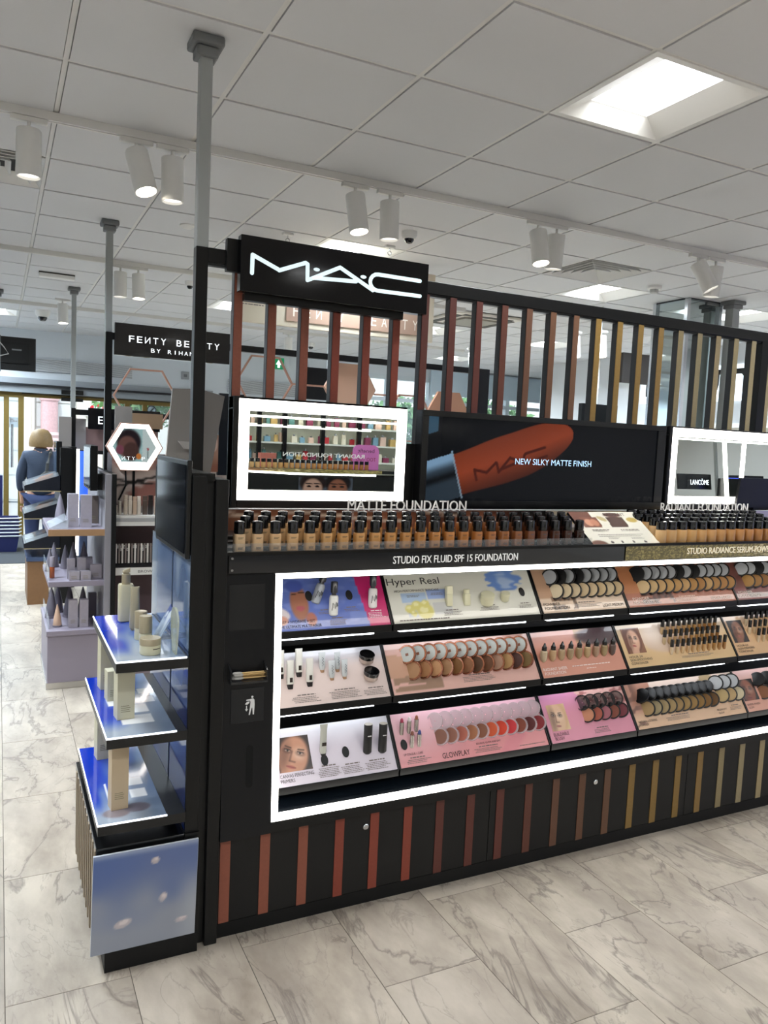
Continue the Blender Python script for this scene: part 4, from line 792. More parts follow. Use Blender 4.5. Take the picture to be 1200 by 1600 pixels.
compacts(1, 3, 8, .085, .405, .088, ['#dfcfae', '#e0cba6', '#d9c4a0', '#d5bd96', '#d8bf98', '#d3b88c', '#d9c39c', '#cfb68c'], '#151515', BLK, MIRR, 'powder_compact', 'open black compact with ivory powder, %s from left on cream card', 'light powder compacts')
compacts(1, 4, 12, .105, .635, .086, ['#dcbf90', '#d9b784', '#d3ab74', '#cda267', '#c79a60', '#c9a06a', '#b98a50', '#b07f48', '#c8a06a', '#b98a54', '#b5824c', '#b9884f'], '#151515', BLK, MIRR, 'powder_compact', 'open black compact with golden powder, %s from left on rust card', 'medium powder compacts')
compacts(1, 5, 7, .10, .42, .088, ['#b08448', '#a87a44', '#9c6d3c', '#8e5f34', '#84562f', '#6e4428', '#5c3822'], '#151515', BLK, MIRR, 'powder_compact', 'open black compact with deep tan powder, %s from left on dark red card', 'deep powder compacts')
BRZ = M('#9a6248', .22, metal=.75, coat=.3)
compacts(2, 2, 12, .092, .600, .082, ['#b08560', '#a9784e', '#c49468', '#a9805a', '#7c5428', '#8a5c3a', '#55381f', '#6a4226', '#a9846c', '#b08a58', '#4e3028', '#7a6238'], BRZ, BRZ, M('#c9cfca', .3), 'bronzer_compact', 'open bronze compact with tan powder, %s from left on blush card', 'bronze compacts', s=1.02, mark=M('#8a5a44', .4))
GLC = M('#d9ccd0', .08, alpha=.55, coat=.8)
compacts(3, 2, 11, .180, .626, .088, ['#8a5f50', '#9a6a58', '#b56a58', '#a8704e', '#8e5e48', '#d8623c', '#d9482f', '#cf3b40', '#8a4a38', '#5f2a2a', '#8e2f34'], GLC, GLC, None, 'blush_compact', 'clear round blush compact, %s from left on the pink card', 'clear blush compacts', vl=.058, s=.92)
compacts(3, 3, 5, .205, .385, .090, ['#c98a6a', '#b5624f', '#b5707a', '#8e5040', '#7e3c44'], '#191719', M('#171416', .15, alpha=.75, coat=.6), None, 'blush_compact', 'black rimmed blush compact, %s from left on the rose card', 'black rimmed blushes', vl=.05, s=.92)
compacts(3, 4, 10, .074, .460, .080, ['#a98c60', '#a89874', '#b09a70', '#b3986a', '#a98a5c', '#ad8d58', '#a17f4c', '#98743f', '#86602f', '#6e4c26'], '#0d0d0d', BLK, BLK, 'loose_powder_compact', 'black lidded compact with khaki powder, %s from left on the tan card', 'black lidded powders', lidlean=-.75, vl=.056, s=1.0)
compacts(3, 4, 3, .530, .632, .090, ['#c2a978', '#c8ab7c', '#dccfae'], '#131313', BLK, MIRR, 'highlighter_compact', 'open highlighter compact at the right of the tan card, %s from left', 'highlighters on the tan card', vl=.058)
compacts(3, 5, 5, .135, .40, .078, ['#8a5a3c', '#a8785a', '#b98a64', '#9c6a50', '#7a4a38'], '#0f0f0f', BLK, BLK, 'glow_compact', 'black compact beside the dark portrait, %s from left', 'glow powders at the right edge', lidlean=-.5)

# ---- bottles, tubes and jars standing in the trays
def stand(parts, name, label, cat, row, col, u, v, h=0, tilt=0, tiltx=-.12, group=None, rz=0):
    p = at(row, col, u, v, -.004); m = Matrix.Translation(p) @ Matrix.Rotation(tiltx, 4, 'X') @ Matrix.Rotation(tilt, 4, 'Y') @ Matrix.Rotation(rz, 4, 'Z')
    return spawn(parts, name, label, cat, m, group)
def lm(prof, name, seg=20, sx=1, sy=1): return MB().lathe(prof, seg, None, sx, sy).mesh(name, True)
SB = lm([(.012, 0), (.0165, .004), (.0165, .062), (.0145, .07), (.010, .073)], 'body'); SN = lm([(.0085, .072), (.0085, .08), (.0125, .081), (.0125, .118), (.011, .12)], 'pump_cap'); SW = MB().tube([(.0168*math.sin(a)*1, -.0168*math.cos(a), .02+.03*f) for a, f in zip(np.linspace(-.7, .7, 9), (0, .9, .3, .8, .2, 1, .4, .9, .5))], .0012, 5).mesh('script_logo', True)
for k, (u, v, tl, c, lab) in enumerate([(.198, .098, .33, '#9fa6b0', 'grey setting spray bottle leaning right on the blue card'), (.258, .049, .02, '#dfe0dc', 'white setting spray bottle with script lettering on the blue card'), (.416, .069, .0, '#e6e3e2', 'white spray bottle standing on the magenta band')]):
    stand([('body', SB, M(c, .3, coat=.3), [('script_logo', SW, M('#1c1c1e', .4))]), ('pump_cap', SN, M('#2b2c31', .3, coat=.3))], 'setting_spray', lab, 'bottle', 1, 1, u, v, tilt=tl, tiltx=-.05, group='setting sprays')
CRM = M('#d9d6b6', .3, coat=.3)
LB = loft(MB(), [(rrect(.026, .02, .005), 0), (rrect(.027, .021, .005), .003), (rrect(.027, .021, .005), .045)]).mesh('body', True); LC = loft(MB(), [(rrect(.0275, .0215, .005), .046), (rrect(.0275, .0215, .005), .074), (rrect(.025, .019, .005), .076)]).mesh('cap', True)
stand([('body', LB, CRM), ('cap', LC, CRM)], 'serum_bottle', 'tall cream skincare bottle on the pale skincare card', 'bottle', 1, 2, .249, .059); stand([('body', LB, CRM), ('cap', MB().lathe([(.012, .046), (.0125, .06), (.011, .062)], 18).mesh('cap', True), CRM)], 'serum_bottle', 'shorter cream skincare bottle on the pale skincare card', 'bottle', 1, 2, .328, .057)
def jar(r, h, cap): return lm([(r*.9, 0), (r, .003), (r, h*.55)], 'jar_body', 24), lm([(r*1.02, h*.56), (r*1.02, h*.96), (r*.97, h)], 'jar_lid', 24)
J1 = jar(.027, .042, 0); J2 = jar(.018, .034, 0)
stand([('jar_body', J1[0], CRM), ('jar_lid', J1[1], CRM)], 'cream_jar', 'large cream jar on the pale skincare card', 'jar', 1, 2, .419, .060, tilt=-.1, tiltx=.35); stand([('jar_body', J2[0], CRM), ('jar_lid', J2[1], CRM)], 'cream_jar', 'small cream jar on the pale skincare card', 'jar', 1, 2, .506, .069, tilt=-.1, tiltx=.35)
PB = loft(MB(), [(rrect(.02, .013, .006), .016), (rrect(.026, .018, .008), .018), (rrect(.025, .012, .0055), .085), (rrect(.026, .006, .0028), .098)]).mesh('body', True); PC = loft(MB(), [(rrect(.02, .014, .006), 0), (rrect(.021, .015, .006), .015)]).mesh('cap', True); PL = MB().box(-.004, .006, -.0094, -.0088, .024, .04).mesh('printed_label')
for k, (u, v) in enumerate([(.074, .104), (.141, .105), (.102, .065), (.174, .067)]):
    stand([('body', PB, M('#dcdad2', .35, coat=.2), [('printed_label', PL, INK)]), ('cap', PC, M('#1c1718', .3))], 'primer_bottle', 'white primer bottle with black foot, %s' % ['rear left by the light frame', 'rear right of the four', 'front left of the four', 'front right of the four'][k], 'bottle', 2, 1, u, v, group='white primer bottles')
TB = loft(MB(), [(rrect(.014, .014, .0069), .008), (rrect(.021, .017, .008), .018), (rrect(.024, .008, .0038), .062), (rrect(.026, .002, .0009), .07)]).mesh('tube', True); TC = MB().lathe([(.0075, 0), (.008, .001), (.008, .009)], 16).mesh('cap', True); TLb = MB().tube([(-.003+.006*(i % 2), -.0098+.0001*i, .024+.005*i) for i in range(7)], .0009, 5).mesh('script_logo', True)
for k, (u, v) in enumerate([(.229, .113), (.287, .11), (.26, .081), (.309, .081)]):
    stand([('tube', TB, M('#c9ced0', .25, coat=.3), [('script_logo', TLb, M('#3b3f44', .4))]), ('cap', TC, M('#b08a6a', .4))], 'primer_tube', 'silver white primer tube standing on its cap, %s' % ['rear left', 'rear right', 'front left', 'front right'][k]+' of the four', 'tube', 2, 1, u, v, group='silver primer tubes', rz=.2*(k % 2))
for k, (u, v) in enumerate([(.406, .150), (.41, .086)]):
    p = jar(.028, .032, 0); stand([('jar_body', p[0], M('#b9a59a', .1, coat=.6)), ('jar_lid', p[1], CAPB)], 'powder_jar', 'round powder jar with black lid on the primer tray, %s one' % ['upper', 'lower'][k], 'jar', 2, 1, u, v-.01, tiltx=.35, group='powder jars')
DB = lm([(.007, 0), (.0135, .010), (.015, .028), (.0145, .044), (.009, .05)], 'body'); DC = lm([(.0105, .048), (.0105, .062), (.007, .066), (.0035, .077), (.002, .079)], 'dropper_cap')
for k in range(9): stand([('body', DB, M(['#c9b596', '#c2a078', '#b59c78', '#a58e6c', '#a08864', '#c0a478', '#a5866c', '#a08a62', '#5e4a44'][k], .15, coat=.6)), ('dropper_cap', DC, CAPB)], 'dropper_bottle', 'small dropper foundation bottle with pointed black cap, %s from left' % ORD[k], 'bottle', 2, 3, .026+.0453*k, .068, tiltx=.05, group='dropper bottles on the salmon card')
CB = loft(MB(), [(rrect(.010, .006, .0028), 0), (rrect(.0145, .0125, .004), .006), (rrect(.0145, .0125, .004), .036)]).mesh('body', True); CC = loft(MB(), [(rrect(.0148, .0128, .004), .0365), (rrect(.0148, .0128, .004), .068), (rrect(.013, .011, .004), .069)]).mesh('cap', True)
CS = ['#dcc4a2', '#d8bc94', '#d2b184', '#cda778', '#c9a070', '#c49a64', '#bd9058', '#b5864c', '#b08044', '#a8763c', '#9c6a34']
for rw, (u0, v, nm) in enumerate(((.266, .040, 'front'), (.246, .088, 'middle'), (.256, .136, 'rear'))):
    for k in range(11): stand([('body', CB, M(CS[min(10, k+rw)], .15, coat=.6)), ('cap', CC, CAPB)], 'concealer_wand', 'slim concealer with square black cap, %s from left in the %s row' % (ORD[k], nm), 'concealer', 2, 4, u0+.0332*k, v, tiltx=.0, tilt=.04, group='skin smoothing concealers')
for rw, (v, nm) in enumerate(((.055, 'front'), (.098, 'middle'), (.14, 'rear'))):
    for k in range(7): stand([('body', CB, M(CS[min(10, k)], .15, coat=.6)), ('cap', CC, CAPB)], 'concealer_wand', 'slim concealer by the right edge, %s from left in its %s row' % (ORD[k], nm), 'concealer', 2, 5, (.17 if rw == 0 else .135)+.035*k, v, tiltx=0, tilt=.04, group='non creasing concealers')
PT = loft(MB(), [(rrect(.022, .018, .008), .002), (rrect(.024, .02, .009), .008), (rrect(.024, .010, .005), .085), (rrect(.029, .0025, .0012), .104)]).mesh('tube', True)
stand([('tube', PT, M('#b4b5ac', .35, coat=.2), [('printed_label', MB().box(-.008, .008, -.0104, -.0098, .03, .042).mesh('printed_label'), INK)]), ('cap', MB().lathe([(.011, -.022), (.0115, -.02), (.0115, .002)], 18).mesh('cap', True), CAPB)], 'primer_tube', 'grey green primer tube standing beside the large portrait', 'tube', 3, 1, .206, .092, tiltx=0)
BK = lm([(.010, 0), (.0155, .006), (.0155, .104), (.0145, .106)], 'body', 24, 1, .9); BT = lm([(.0143, .106), (.0143, .1075)], 'cap_disc', 24, 1, .9); BLb = MB().box(-.007, .007, -.0146, -.0138, .066, .069).mesh('printed_label')
for k, (u, v) in enumerate([(.37, .07), (.428, .066)]): stand([('body', BK, M('#161616', .4), [('printed_label', BLb, M('#d8d8d8', .4))]), ('cap_disc', BT, M('#c9c4ba', .4))], 'primer_stick', 'tall black primer bottle on the lilac card, %s one' % ['left', 'right'][k], 'bottle', 3, 1, u, v, tiltx=.0, group='tall black primers')
LBm = lm([(.0085, 0), (.0085, .046)], 'case', 16); LT = lm([(.0062, .046), (.0062, .054), (.003, .060)], 'lip_bullet', 16)
for k, (u, v, c) in enumerate([(.032, .119, '#b0405a'), (.063, .12, '#e8dcdc'), (.094, .123, '#a86a50'), (.062, .069, '#8e5a4a'), (.092, .069, '#3f4f8e')]):
    stand([('case', LBm, M('#c2bcb6', .2, metal=.9)), ('lip_bullet', LT, M(c, .35))], 'lipstick', 'slim silver lipstick with %s tip on the pink card' % ['rose red', 'clear white', 'brown', 'terracotta', 'blue'][k], 'lipstick', 3, 2, u, v, tiltx=0, group='silver lipsticks')

# ================================================================== BLUE SKINCARE END CAP
E1 = thing('skincare_end_display', 'black end display with three glowing blue shelves and a sky picture', 'display unit', (.4, 2.62, 0))
add('back_panel', MB().box(.512, .554, 2.30, 2.91, 0, 1.478), M('#0a0b0c', .4, spec=.35, bump=.1), E1, bevel=.003); add('cap_rail', MB().box(.512, .58, 2.31, 2.90, 1.462, 1.4845), BLACK, E1); add('spacer', MB().box(.554, .5805, 2.325, 2.90, 0, 1.466), M('#08090a', .5), E1)
def skyback(u, v):
    c = np.tile(rgb('#13318f'), (len(u), 1)); n = noise(u, v, 7, 51); c = over(c, sm(.45, .75, v)*.9, '#5f7490'); c = over(c, sm(.5, .8, n)*.5*sm(.3, .6, v), '#aab8c4'); c = over(c, sm(.35, .0, u)*sm(.25, .45, v)*.8, '#8d9aa6'); return c
SKYG = paint_mat('glossy_sky_graphic', .06, 0, .12)
paint('back_graphic', (.5115, 2.94, .39), -Y3, Z3, .635, .85, 60, 60, skyback, SKYG, E1); add('back_graphic_seam', MB().box(.5095, .5112, 2.56, 2.563, .39, 1.24), M('#0c1020', .3), E1)
def skytop(seed, patches, petals=False):
    def fn(u, v):                               # u across (left to right), v front to back
        c = np.tile(rgb('#a3aebc'), (len(u), 1)); n = noise(u, v, 6, seed); c = over(c, sm(.12, .6, v+.25*(n-.5)), '#7d92b5'); c = over(c, sm(.4, .95, v+.2*(n-.5))*sm(1.1, .4, u), '#1238b0'); c = over(c, sm(.42, .1, u+.3*(n-.5))*sm(.05, .3, v)*.95, '#0c33b4'); c = over(c, sm(.65, .9, u)*.5, '#5a7292')
        for (a, b_, w_, h) in patches: c = over(c, ((np.abs(u-a) < w_)*(np.abs(v-b_) < h)).astype(float), '#f7f9fb')
        if petals: c = over(c, ell(u, v, .3, .1, .2, .05), '#8a8086'); c = over(c, ell(u, v, .62, .13, .2, .05), '#77727e')
        return c
    return fn
SHG = paint_mat('lit_acrylic_print', .07, 0, .25)
for k, (x0, xp, z, pt, pe) in enumerate([(.303, .503, .94, (), False), (.280, .478, .717, ((.42, .22, .12, .06), (.66, .22, .11, .06), (.66, .38, .11, .06), (.85, .52, .1, .05), (.85, .66, .1, .045), (.25, .52, .07, .06)), False), (.259, .455, .46, ((.72, .3, .13, .05), (.72, .44, .12, .05), (.4, .86, .14, .05), (.7, .9, .12, .05), (.25, .36, .02, .1)), True)]):
    sh = add('shelf', MB().box(x0, .511, 2.288, 2.895, z-.034, z-.004), M('#0e0f11', .35), E1)
    add('lit_edge', MB().box(x0-.0005, xp+.001, 2.2865, 2.2895, z-.005, z).box(x0-.0015, x0+.0015, 2.2895, 2.895, z-.005, z), M('#f4f8ff', .4, emit=1.2), sh)
    paint('shelf_print', (x0+.001, 2.289, z), X3, Y3, xp-x0-.001, .6, 40, 80, skytop(60+k, pt, pe), SHG, sh)
    add('under_light', MB().box(x0+.05, .49, 2.5, 2.52, z-.038, z-.0345), LEDS, sh)
add('base_cabinet', MB().box(.256, .5115, 2.296, 2.955, .062, .385), M('#0c0d0e', .22, coat=.2), E1, bevel=.002); add('base_side', MB().box(.5115, .556, 2.292, 2.30, 0, .385), BLACK, E1)
add('plinth', MB().box(.283, .556, 2.288, 2.94, 0, .062), BLACKM, E1)
for k in range(11): add('wood_strip', MB().box(.2535, .2565, 2.31+k*.058, 2.328+k*.058, .066, .372), M('#9b8a73', .5, var=.1, bscale=80), E1)
def skycard(u, v):
    c = np.tile(rgb('#8f95a2'), (len(u), 1)); n = noise(u, v, 4, 71); c = over(c, sm(.2, .85, v+.3*(n-.5))*.9, '#56699a'); c = over(c, sm(.5, .9, v)*sm(.7, .1, u)*.5, '#44609c'); c = over(c, sm(.75, 1.0, u)*sm(.9, .3, v)*.5, '#b3b7bd'); c = over(c, sm(.93, 1, v)*.6, '#b9c2d2')
    for cx, cy, rx, ry, a in ((.58, .86, .04, .035, .2), (.67, .46, .036, .048, -.4), (.29, .27, .085, .042, .25), (.86, .185, .06, .028, .1)):
        c = over(c, ell(u, v, cx, cy, rx, ry, a), '#b9b0b4'); c = over(c, .8*ell(u, v, cx+.01, cy+.012, rx*.6, ry*.5, a), '#ddd2d0')
    return c
add('picture_panel', MB().hexa([(.243, 2.285, .064), (.546, 2.285, .064), (.546, 2.292, .064), (.243, 2.292, .064), (.247, 2.276, .372), (.550, 2.276, .372), (.550, 2.283, .372), (.247, 2.283, .372)]), M('#c9d0da', .3), E1)
paint('sky_picture', (.2435, 2.2845, .0645), V3((1, 0, 0)), V3((.013, -.029, .9995)).normalized(), .302, .307, 60, 60, skycard, paint_mat('sky_panel_print', .3, 0, .2), E1)
t = thing('side_screen', 'thin black video screen on the end display facing the aisle', 'screen', (.503, 2.55, 1.228))
add('casing', MB().box(.497, .5118, 2.31, 2.80, 1.228, 1.522), M('#0a0b0d', .3), t, bevel=.003); add('display_glass', MB().box(.4955, .4972, 2.325, 2.785, 1.243, 1.507), M('#06090f', .08, spec=.2), t)
def put(parts, name, label, cat, x, y, z, rz=0, group=None, s=1): return spawn(parts, name, label, cat, Matrix.Translation((x, y, z)) @ Matrix.Rotation(rz, 4, 'Z') @ Matrix.Scale(s, 4), group)
CR2 = M('#c9c3a4', .3, coat=.25); CRC = M('#a89c80', .3, coat=.25); CRL = M('#d8d2b0', .3, coat=.2)
put([('body', loft(MB(), [(rrect(.044, .036, .008), 0), (rrect(.050, .042, .01), .003), (rrect(.050, .042, .01), .125), (rrect(.046, .038, .01), .13)]).mesh('body', True), CR2), ('pump', lm([(.014, .13), (.0145, .132), (.0145, .165), (.011, .167), (.010, .172)], 'pump'), CRC, [('nozzle', MB().hexa([(-.012, -.012, .172), (.012, -.012, .172), (.012, .012, .172), (-.012, .012, .172), (-.01, -.009, .178), (.012, -.009, .186), (.012, .009, .186), (-.01, .009, .178)]).mesh('nozzle'), CRC)])], 'lotion_pump', 'tall cream lotion bottle with pump on the top blue shelf', 'bottle', .398, 2.79, .9405)
t = put([('body', loft(MB(), [(rrect(.030, .03, .012), .006), (rrect(.034, .032, .013), .010), (rrect(.028, .016, .0078), .135), (rrect(.03, .004, .0018), .145)]).mesh('body', True), M('#b0a68a', .35)), ('cap', lm([(.013, 0), (.0135, .001), (.0135, .007)], 'cap'), CRC)], 'cleanser_tube', 'slim khaki tube just right of the lotion pump bottle', 'tube', .408, 2.655, .9405)
SC = lm([(.0185, 0), (.0195, .002), (.0195, .036)], 'body'); SK = lm([(.0200, .037), (.0200, .088), (.019, .09)], 'cap')
for k, (x, y) in enumerate([(.408, 2.53), (.412, 2.46)]): put([('body', SC, CRL), ('cap', SK, CRC)], 'serum_cylinder', 'cream cylinder bottle with khaki cap on the blue shelf, %s one' % ['rear', 'front'][k], 'bottle', x, y, .9405, group='cream cylinder bottles')
JB = lm([(.029, 0), (.031, .003), (.031, .028)], 'jar_body', 28); JL = lm([(.0315, .0285), (.0315, .046), (.030, .048)], 'jar_lid', 28)
put([('jar_body', JB, CRL, [('printed_label', MB().tube([(.03*math.sin(a)*1.05, -.03*math.cos(a)*1.05, .019) for a in np.linspace(.1, .9, 6)], .0011, 5).mesh('printed_label'), INK)]), ('jar_lid', JL, CRC)], 'cream_jar', 'wide cream jar at the front of the top blue shelf', 'jar', .408, 2.352, .9405)
t = thing('acrylic_disc', 'clear rounded acrylic display plate standing at the right of the shelf', 'display stand', (.475, 2.33, .94)); P = lambda a, b_, c: V3((.474+c, 2.34+a, .9405+b_))
add('plate', MB().prism([(-.025, 0), (.025, 0)]+[(.05*math.cos(q), .095+.045*math.sin(q)) for q in np.linspace(-.3, PI+.3, 16)], P, 0, .006), M('#d6dcc0', .08, alpha=.5, coat=.8), t)
t = thing('leaning_card', 'blue picture card leaning in a clear stand on the top shelf', 'card', (.465, 2.53, .94)); vv = V3((.10, .02, .17)).normalized(); uu_ = V3((.1, -.99, 0)).normalized()
def bluecard(u, v): n = noise(u, v, 6, 81); c = np.tile(rgb('#9fb0c4'), (len(u), 1)); c = over(c, sm(.3, .6, v+.4*(n-.5)), '#2a3f86'); c = over(c, sm(.6, .8, n), '#c9d3dc'); return c
paint('card_face', V3((.455, 2.57, .942)), uu_, vv, .07, .16, 20, 30, bluecard, PRINT, t); add('card_back', MB().obox(V3((.455, 2.57, .942)), uu_, vv, uu_.cross(vv), 0, .07, 0, .16, -.003, -.0008), ACRYL, t); add('foot', MB().obox(V3((.455, 2.57, .9405)), uu_, V3((.6, 0, 0)), Z3, 0, .07, 0, .08, 0, .003), ACRYL, t)
CART = M('#cfcaae', .5); CART2 = M('#c2ae90', .5)
def carton(label, x, y, z, w_, d, h, mat=CART, rz=.1, group='cream cartons on the end display', name='carton'):
    b_ = MB().box(-w_/2, w_/2, -d/2, d/2, 0, h).mesh('carton_body'); f = MB().box(-w_/2+.001, w_/2-.001, -d/2+.001, d/2-.001, h, h+.0008).mesh('top_flap'); L_ = MB(); [L_.box(-w_*.3, w_*.25*q, -d/2-.0005, -d/2-.0001, h*.16+i*.006, h*.16+i*.006+.0018) for i, q in enumerate((1, .8, 1, .7))]
    return put([('carton_body', b_, mat, [('printed_label', L_.mesh('printed_label'), M('#8a8468', .6))]), ('top_flap', f, M('#dedac2', .5) if mat is CART else mat)], name, label, 'carton', x, y, z, rz, group)
carton('cream carton at the front of the middle blue shelf', .350, 2.452, .7175, .052, .05, .145); carton('short cream carton behind the front one on the middle shelf', .340, 2.635, .7175, .045, .045, .098); carton('tall cream carton at the back of the middle shelf', .335, 2.765, .7175, .05, .05, .185)
carton('tall tan carton at the front of the lowest blue shelf', .328, 2.39, .4605, .05, .045, .205, CART2); carton('tall cream carton at the back of the lowest blue shelf', .330, 2.79, .4605, .05, .05, .20)

# ================================================================== SECOND GONDOLA (lilac end, pink signs)
LIL = M('#8f8794', .4); LILD = M('#6d6772', .45); TANF = M('#a98460', .5, var=.08, bscale=60)
E2 = thing('lilac_end_display', 'lilac end display with stepped shelves of boxed perfumes further back', 'display unit', (.43, 5.4, 0))
add('plinth', MB().box(.262, .585, 5.06, 5.76, 0, .042), M('#c9c6c0', .25, metal=.7), E2); add('base_cabinet', MB().box(.268, .587, 5.05, 5.77, .042, .335), LIL, E2, bevel=.003); add('base_tray', MB().box(.262, .59, 5.04, 5.77, .335, .368), LIL, E2, bevel=.003)
add('shelf', MB().box(.272, .59, 5.06, 5.74, .635, .668), LIL, E2, bevel=.002); sh = add('shelf', MB().box(.269, .59, 5.06, 5.74, .948, .988), LIL, E2, bevel=.002); add('tan_edge', MB().box(.2685, .5905, 5.052, 5.06, .948, .988), TANF, sh)
add('back_panel', MB().box(.59, .627, 5.05, 6.1, 0, 1.328), M('#8f8c92', .45), E2); add('dark_panel', MB().box(.628, .655, 5.04, 6.1, 0, 1.330), BLACKM, E2)
for z in (.38, .68): add('clear_guard', MB().hexa([(.275, 5.10, z-.01), (.279, 5.10, z-.01), (.279, 5.7, z-.01), (.275, 5.7, z-.01), (.275, 5.10, z+.06), (.279, 5.10, z+.06), (.279, 5.7, z+.06), (.275, 5.7, z+.06)]), ACRYL, E2)
CONE = lm([(.030, 0), (.032, .004), (.026, .06), (.012, .13), (.003, .165)], 'cone_body', 20); CNB = lm([(.033, -.0), (.033, .012)], 'cone_foot', 20)
LBX = M('#a9a3ad', .5, var=.12, bscale=40); LCO = M('#8f8994', .35, coat=.3)
def cone(label, x, y, z, m=LCO, s=1.0): put([('cone_body', CONE, m), ('cone_foot', CNB, M('#77717c', .4))], 'cone_perfume', label, 'perfume', x, y, z, 0, 'cone shaped bottles', s)
cone('lilac cone bottle on the top lilac shelf, at the left', .361, 5.47, .989, s=1.1); cone('lilac cone bottle at the back of the top lilac shelf', .44, 5.66, .989)
carton('marbled lilac carton on the top shelf, left of two', .418, 5.21, .989, .062, .06, .205, LBX, 0, 'marbled lilac cartons'); carton('marbled lilac carton on the top shelf, right of two', .492, 5.19, .989, .066, .06, .2, LBX, 0, 'marbled lilac cartons'); carton('brown boxed bottle on the top lilac shelf', .560, 5.40, .989, .05, .05, .18, M('#6b5f58', .3), 0, 'marbled lilac cartons')
t = thing('acrylic_ramp', 'clear sloping acrylic tray on the top lilac shelf', 'display stand', (.35, 5.2, .99))
add('ramp', MB().hexa([(.276, 5.08, .9895), (.382, 5.08, .9895), (.382, 5.42, .9895), (.276, 5.42, .9895), (.276, 5.08, .995), (.382, 5.08, 1.05), (.382, 5.42, 1.05), (.276, 5.42, .995)]), ACRYL, t)
for k, (x, y, s) in enumerate([(.30, 5.45, .9), (.335, 5.62, 1.0), (.40, 5.55, .95), (.455, 5.62, 1.0), (.52, 5.58, 1.05)]): cone('dark lilac cone bottle on the middle shelf, %s from left' % ORD[k], x, y, .669, M('#7b7680', .35, coat=.3), s)
for k, (x, y, w_, h) in enumerate([(.405, 5.16, .045, .125), (.465, 5.155, .05, .13), (.515, 5.30, .06, .11), (.42, 5.10, .06, .055), (.485, 5.10, .06, .055), (.55, 5.16, .07, .085)]): carton('white lilac carton on the middle shelf, %s' % ['tall and leftmost', 'tall and second', 'behind the tall ones', 'low at the front left', 'low at the front right', 'low at the right end'][k], x, y, .669, w_, .045, h, LBX, 0, 'white cartons on the middle lilac shelf')
put([('body', lm([(.014, 0), (.015, .002), (.015, .07)], 'body'), M('#a4542c', .15, coat=.5)), ('cap', lm([(.015, .071), (.015, .13), (.013, .133)], 'cap'), M('#8f8790', .3))], 'amber_perfume', 'amber perfume bottle at the left edge of the middle lilac shelf', 'perfume', .300, 5.20, .669)
for k, (x, y, s, c) in enumerate([(.31, 5.42, 1.2, '#6d6872'), (.33, 5.16, .85, '#c9a78e'), (.42, 5.42, 1.25, '#6a656f'), (.50, 5.40, 1.2, '#77727c'), (.36, 5.58, 1.1, '#5f5a66')]): cone('cone bottle on the lowest lilac tray, %s' % ['tall dark at the left', 'peach coloured in front', 'tall dark in the middle', 'tall grey at the right', 'dark at the rear'][k], x, y, .369, M(c, .35, coat=.3), s)
carton('lilac carton at the front of the lowest tray, left', .418, 5.135, .369, .052, .05, .17, LBX, 0, 'marbled lilac cartons'); carton('lilac carton at the front of the lowest tray, right', .480, 5.13, .369, .052, .05, .17, LBX, 0, 'marbled lilac cartons'); carton('grey carton at the rear right of the lowest tray', .555, 5.38, .369, .05, .05, .16, LILD, 0, 'marbled lilac cartons')
t = thing('side_screen', 'small black screen mounted on the lilac end display', 'screen', (.52, 5.2, 1.23)); add('casing', MB().box(.503, .545, 5.06, 5.48, 1.225, 1.50), BLACK, t, bevel=.003); add('display_glass', MB().box(.5005, .5032, 5.075, 5.465, 1.24, 1.487), M('#142230', .08, spec=.25), t); add('mount_arm', MB().box(.545, .59, 5.2, 5.3, 1.22, 1.32), BLACK, t)
# bay facing the aisle
E3 = thing('brow_display', 'mauve makeup bay with white shelves and slanted pencil rack', 'display unit', (1.1, 5.3, 0))
def brush(u, v):
    c = np.tile(rgb('#5d4b4e'), (len(u), 1)); n = noise(u, v, 14, 91); n2 = noise(u, v, 34, 92); c = over(c, sm(.68, .72, v), '#c4b4ac'); c = over(c, (1-sm(.8, 1.0, np.hypot((u-.16)/.12, (v-.72)/.11)+.5*(n2-.5)))*sm(.6, .64, v), '#8f5f55'); c = over(c, (1-sm(.7, 1.1, np.hypot((u-.2)/.2, (v-.63)/.07)+.8*(n-.5)))*(v < .68), '#a39a98')
    for a, b_ in (((.0, .80), (.12, .835)), ((.0, .845), (.16, .82)), ((.1, .84), (.22, .88))): c = over(c, seg(u, v, a, b_, .006), '#1c1614')
    c = over(c, sm(.9, .94, v+.1*(n2-.5)), '#a58078'); return c
paint('back_graphic', (.657, 5.30, .38), X3, Z3, 1.6, 1.07, 120, 90, brush, PRINT, E3); add('carcass', MB().box(.657, 2.4, 5.303, 5.55, 0, 1.45), M('#4a3f42', .6), E3); add('base_cabinet', MB().box(.657, 2.4, 5.06, 5.303, .05, .36), M('#8a7f86', .5), E3); add('base_top', MB().box(.657, 2.4, 5.05, 5.303, .36, .385), M('#d8d2d4', .4), E3); add('plinth', MB().box(.657, 2.4, 5.08, 5.303, 0, .05), BLACKM, E3)
s1 = add('shelf', MB().box(.657, 2.4, 5.10, 5.30, 1.003, 1.066), WHITE, E3); add('price_rail', MB().box(.657, 2.4, 5.094, 5.10, 1.03, 1.052), M('#a9a9ab', .4), s1); s2 = add('shelf', MB().box(.657, 2.4, 5.10, 5.30, .688, .735), WHITE, E3); text('BROW', (.80, 5.098, .702), X3, Z3, .09, .016, M('#3a3a3a', .5), s2)
rk = add('pencil_rack', MB().hexa([(.657, 5.11, .735), (2.4, 5.11, .735), (2.4, 5.29, .735), (.657, 5.29, .735), (.657, 5.14, .74), (2.4, 5.14, .74), (2.4, 5.29, .845), (.657, 5.29, .845)]), M('#1c1a1e', .4), E3)
